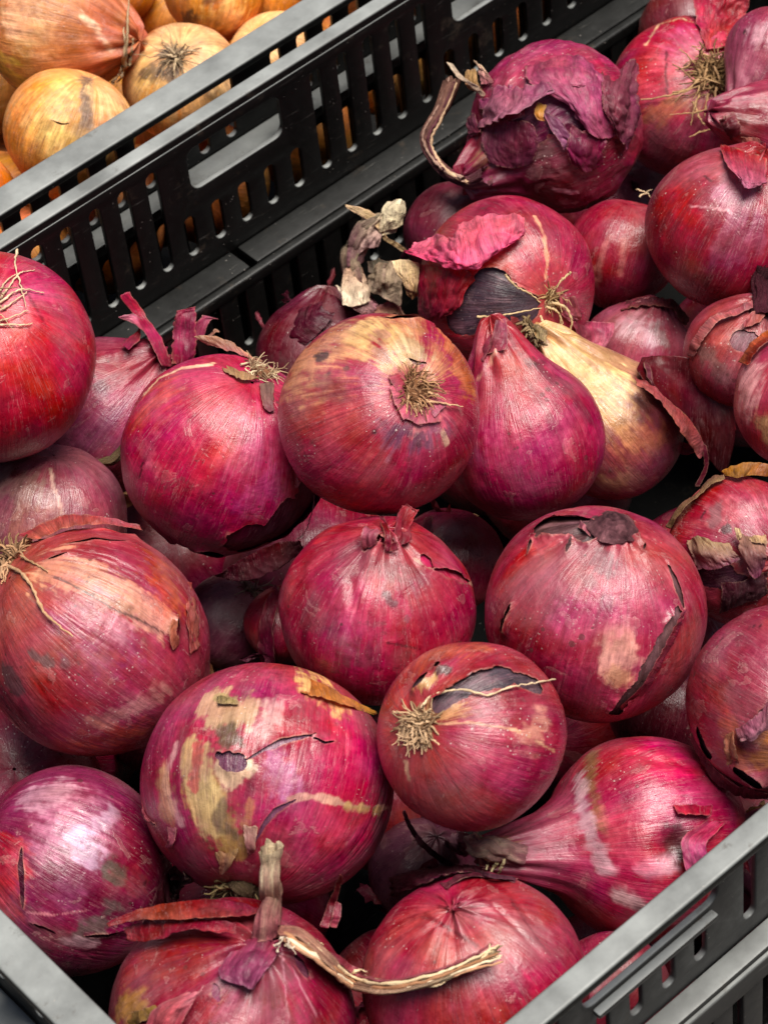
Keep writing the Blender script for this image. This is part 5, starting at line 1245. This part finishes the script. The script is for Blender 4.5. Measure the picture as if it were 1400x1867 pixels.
scrap('little crumpled mauve scrap left of the straw-ended neck', 'G6 A27', ['808,1528,8 835,1515,9 870,1522,9', '820,1540,10 842,1540,11 872,1535,10', '842,1558,8 850,1562,8 868,1548,8'], '#a07880', '#8a4c60', jag=3, seed=98, res=(22, 26), wr=1.8)
scrap('narrow upright maroon scrap under the right side of the biggest onion', 'A24', ['620,1590,4 626,1600,4', '600,1640,8 615,1645,8', '580,1690,9 600,1695,9'], '#701028', '#8a2438', jag=1.5, seed=99, res=(26, 12), edge='#c89080')
scrap('small folded crimson scrap leaning by the biggest onion', 'A24', ['612,1640,8 624,1645,8', '604,1670,10 622,1672,10', '600,1692,9 614,1694,9'], '#8a2038', '#a04050', jag=2, seed=100, res=(22, 12))
scrap('dark shrivelled scrap between the bloomed purple onion and the biggest one', 'A28 A24', ['305,1588,4 318,1582,5 345,1600,5', '312,1600,6 322,1610,7 338,1612,6', '308,1640,4 318,1640,5 325,1628,5'], '#3c2c2c', '#4a3436', jag=3, seed=101, res=(20, 20), wr=2.5)
scrap('crimson leaf of skin beneath the stem between teardrop and star-necked onions', 'G3', ['770,945,10 790,935,10', '770,980,10 786,980,10', '776,1010,8 784,1008,8'], '#702030', '#5a1424', jag=1.5, seed=102, res=(20, 10))

# ---- yellow onions in the crate behind
def yel(key, c, R, label, pole, which='root', **k):
    k.setdefault('mat', M_YELLOW)
    k.setdefault('inner', '#b88a3c')
    return make_onion(key, c, R, 'yellow_onion', label, 'yellow onion', YEL, pole, which, **k)
yel('Y1', (0.271, 0.4611, -0.0111), 0.0293, 'large copper-pink yellow onion with its stringy neck end toward the others', (0.85, -0.2, 0.35), 'neck', seed=71, cols=('#c08a48', '#b07044', '#a05a3c'), alt='#b88060', neck=(.35, .18, 2.0),
    blobs=[('#c8a04c', 40, .9, .9, '10,130 40,160'), ('#d0a880', 40, .7, 1.0, '30,30 60,60'), ('#a86848', 50, .6, 1.2, '120,60 150,110'), ('#d8b898', 8, .7, .8, '150,20 180,60 200,90'), ('#964c34', 30, .6, 1.1, '180,140 120,160')])
for s in ('228,120,3 232,80,4 233,30,4 236,-10,4', '222,125,3 228,90,4 226,50,4', '225,120,4 222,140,4 214,150,4', '205,150,4 218,135,4 224,118,4', '236,120,4 240,95,4 244,70,4'):
    strand('Y1', 'Y1', s, 3, 3, '#b09878')
yel('Y2', (0.2417, 0.4156, -0.020), 0.0256, 'round golden onion with a grey muddy seam, nearest the rim of the crate behind', (0.3, 0.65, 0.3), seed=72, cols=('#d0a060', '#c48a4c', '#b8743c'), alt='#d0a468', lump=.02,
    blobs=[('#d8b474', 60, .8, 1.2, '95,200 120,250'), ('#b8703a', 46, .8, 1.1, '30,250 45,300'), ('#c8803c', 30, .7, 1.1, '60,160 40,200'), ('#5c5046', 13, .85, .8, '160,145 155,190 160,225'), ('#8a7660', 22, .6, 1.0, '150,240 180,240'), ('#d0b07c', 40, .8, 1.0, '200,180 220,200'), ('#a86a34', 30, .6, 1.1, '60,310 90,315')], bare=[(1.6, '95,218 112,226 132,224')], jag=.5)
yel('Y3', (0.2994, 0.4206, -0.035), 0.0243, 'tan onion with black-mould-stained roots behind the rim of the second crate', (0.0, 0.48, 0.86), seed=73, cols=('#c8a070', '#cc9a64', '#c07c48'), alt='#d0a878',
    blobs=[('#2c241e', 16, .9, .8, '300,95 330,90'), ('#332a22', 13, .85, .8, '355,85 370,80'), ('#40352a', 14, .8, .8, '265,140 280,125'), ('#2c241e', 14, .8, .8, '310,140 320,120'), ('#b86034', 22, .7, 1.0, '250,45 280,40'), ('#d8b07c', 36, .7, 1.1, '350,65 400,70'), ('#4a4030', 18, .7, .7, '390,170 400,190'), ('#b87440', 30, .7, 1.0, '300,220 280,200'), ('#d0b080', 26, .7, .9, '410,150')])
tuft('Y3', 40, .012, 1.4, .12, '#b8a080', '#4a3c30', seed=73, at=(322, 108))
for s in ('322,105,3 312,90,3 295,85,2', '322,108,3 318,125,3 318,140,2', '325,108,3 332,125,3 335,140,2', '320,104,3 305,100,2 290,98,2', '325,100,3 345,92,2 365,95,2'):
    strand('Y3', 'Y3', s, 2.4, 3, '#c0a888')
yel('Y4', (0.3405, 0.4496, -0.0294), 0.0204, 'amber onion with sooty smudges at the back of the second crate', (.2, .8, .2), seed=74, cols=('#b87838', '#b06a30', '#a86030'), alt='#c08c4c', blobs=[('#2e2620', 15, .8, .8, '350,30 340,45'), ('#4a3c30', 16, .7, .8, '385,0'), ('#d0a868', 34, .8, .9, '400,40 420,30')])
yel('Y5', (0.3729, 0.4473, -0.0503), 0.0182, 'small orange onion beside the sooty amber one', (.2, .8, .2), seed=75, cols=('#b87434', '#b4682c', '#a86030'), alt='#c88c48', res=(60, 96))
yel('Y6', (0.2024, 0.4256, -0.030), 0.0146, 'bright orange onion at the very edge beside the golden one', (.2, .8, .2), seed=76, cols=('#c07838', '#bc6e34', '#b06430'), alt='#c88c4c', res=(60, 96))
yel('Y7', (0.259, 0.5048, -0.060), 0.0192, 'olive-gold onion low behind the copper-pink one', (.2, .8, .2), seed=77, cols=('#b08c44', '#a87c3c', '#987038'), alt='#b89450', res=(60, 96))
yel('Y8', (0.3326, 0.5091, -0.050), 0.0173, 'orange onion top at the back beyond the stringy neck', (.2, .8, .2), seed=78, cols=('#c07834', '#b86c30', '#a8602c'), alt='#c88840', res=(60, 96))
yel('Y9', (0.3873, 0.4187, -0.0275), 0.0211, 'pale straw onion behind the far end of the double wall', (.2, .5, .6), seed=79, cols=('#d8b480', '#d0a468', '#c89458'), alt='#d8b484', res=(60, 96))
FY = [(0.205, 0.415, -0.065, .024, '#c07a40', 'orange onion seen through the tall slots above the leftmost red one'), (0.247, 0.418, -0.078, .025, '#b87038', 'orange onion seen in slivers through the slots below the golden one'),
      (0.300, 0.416, -0.085, .025, '#b46c38', 'orange onion seen through the short slots under the handle'), (0.340, 0.412, -0.045, .0215, '#d8b07c', 'pale onion seen through the middle group of tall slots'), (0.353, 0.416, -0.092, .025, '#c88a50', 'golden onion low behind the middle group of tall slots'),
      (0.395, 0.416, -0.076, .025, '#d8a860', 'light gold onion behind the slots next to the curled dry neck'), (0.432, 0.412, -0.040, .022, '#c88844', 'gold onion behind the second handle opening'), (0.445, 0.416, -0.090, .024, '#a8642c', 'amber onion behind the far short slots'), (0.485, 0.418, -0.050, .026, '#b87838', 'orange onion behind the far end of the slotted wall'), (0.165, 0.417, -0.050, .026, '#b87038', 'orange onion behind the near end of the slotted wall'),
      (0.225, 0.455, -0.075, .026, '#a8642c', 'amber onion in the lower layer of the second crate'), (0.310, 0.466, -0.080, .027, '#a8642c', 'brownish onion in the lower layer under the sooty one'), (0.298, 0.512, -0.068, .024, '#b06c30', 'orange onion in the dark gap behind the stringy neck'), (0.360, 0.505, -0.075, .026, '#a8642c', 'amber onion at the back under the sooty one'), (0.255, 0.500, -0.105, .027, '#a0602c', 'brownish onion at the bottom behind the copper-pink one'), (0.200, 0.470, -0.085, .027, '#a8642c', 'amber onion at the bottom near the bright orange one'), (0.290, 0.445, -0.100, .024, '#a05c2a', 'brownish onion beneath the black-rooted tan one'), (0.385, 0.470, -0.095, .027, '#a8642c', 'amber onion at the bottom beside the small orange one')]
for i, (x, y, z, R, h, lab) in enumerate(FY):
    yel('V%d' % i, (x, y, z), R, lab, (.5 * math.sin(i * 1.7), .6 * math.cos(i * 2.3), .6), seed=90 + i, cols=(h, h, h), alt='#c89860', res=(56, 88))


for fn, a, k in LATER:
    fn(*a, **k)


# crumbs of skin fallen between the onions: too many and small to count
rng = np.random.default_rng(5)
VV, TT, PP, MM, nb = [], [], [], [], 0
for i in range(1500):
    p = np.array([rng.uniform(0.02, 0.46), rng.uniform(0.02, 0.335), rng.uniform(-0.125, -0.055)])
    e1 = rng.normal(size=3); e1 /= np.linalg.norm(e1)
    e2 = np.cross(e1, rng.normal(size=3)); e2 /= np.linalg.norm(e2)
    e3 = np.cross(e1, e2)
    if any(((p - o['c']) ** 2).sum() < (o['R'] * 0.96) ** 2 for o in ONION.values()):
        continue
    if min(abs(math.sqrt(((p - o['c']) ** 2).sum()) - o['R']) for o in ONION.values()) > 0.0025 or p[1] > 0.325:
        continue
    u, v = np.meshgrid(np.linspace(-1, 1, 6), np.linspace(-1, 1, 5), indexing='ij')
    u, v = u.ravel(), v.ravel()
    a, b = rng.uniform(0.003, 0.009), rng.uniform(0.001, 0.005)
    w = a * rng.uniform(0.1, 0.5) * u ** 2 + b * 0.5 * v ** 2 + 0.0006 * rng.normal(size=len(u))
    j = 1 + 0.25 * rng.normal(size=len(u))
    V = p + np.outer(u * a * j * (1 - 0.35 * v ** 2), e1) + np.outer(v * b * j * (1 - 0.6 * u ** 2), e2) + np.outer(w, e3)
    VV.append(V); TT.append(grid_tris(6, 5) + nb); nb += len(V)
    cc = hexlin(['#7a2034', '#8c3848', '#6a1828', '#a0644c', '#b08a64', '#5a2030'][rng.integers(6)])
    PP.append(np.repeat(cc[None], len(V), 0)); MM.append(np.stack([u * .1, u * 0 + i, v * .1], 1))
cr = mesh_obj('skin_crumbs', np.vstack(VV), np.vstack(TT), M_FLAP, None, np.vstack(PP), np.vstack(MM), origin=np.array([0.25, 0.18, -0.17]))
cr['kind'] = 'stuff'
cr['label'] = 'crumbs of dry skin fallen between the red onions'
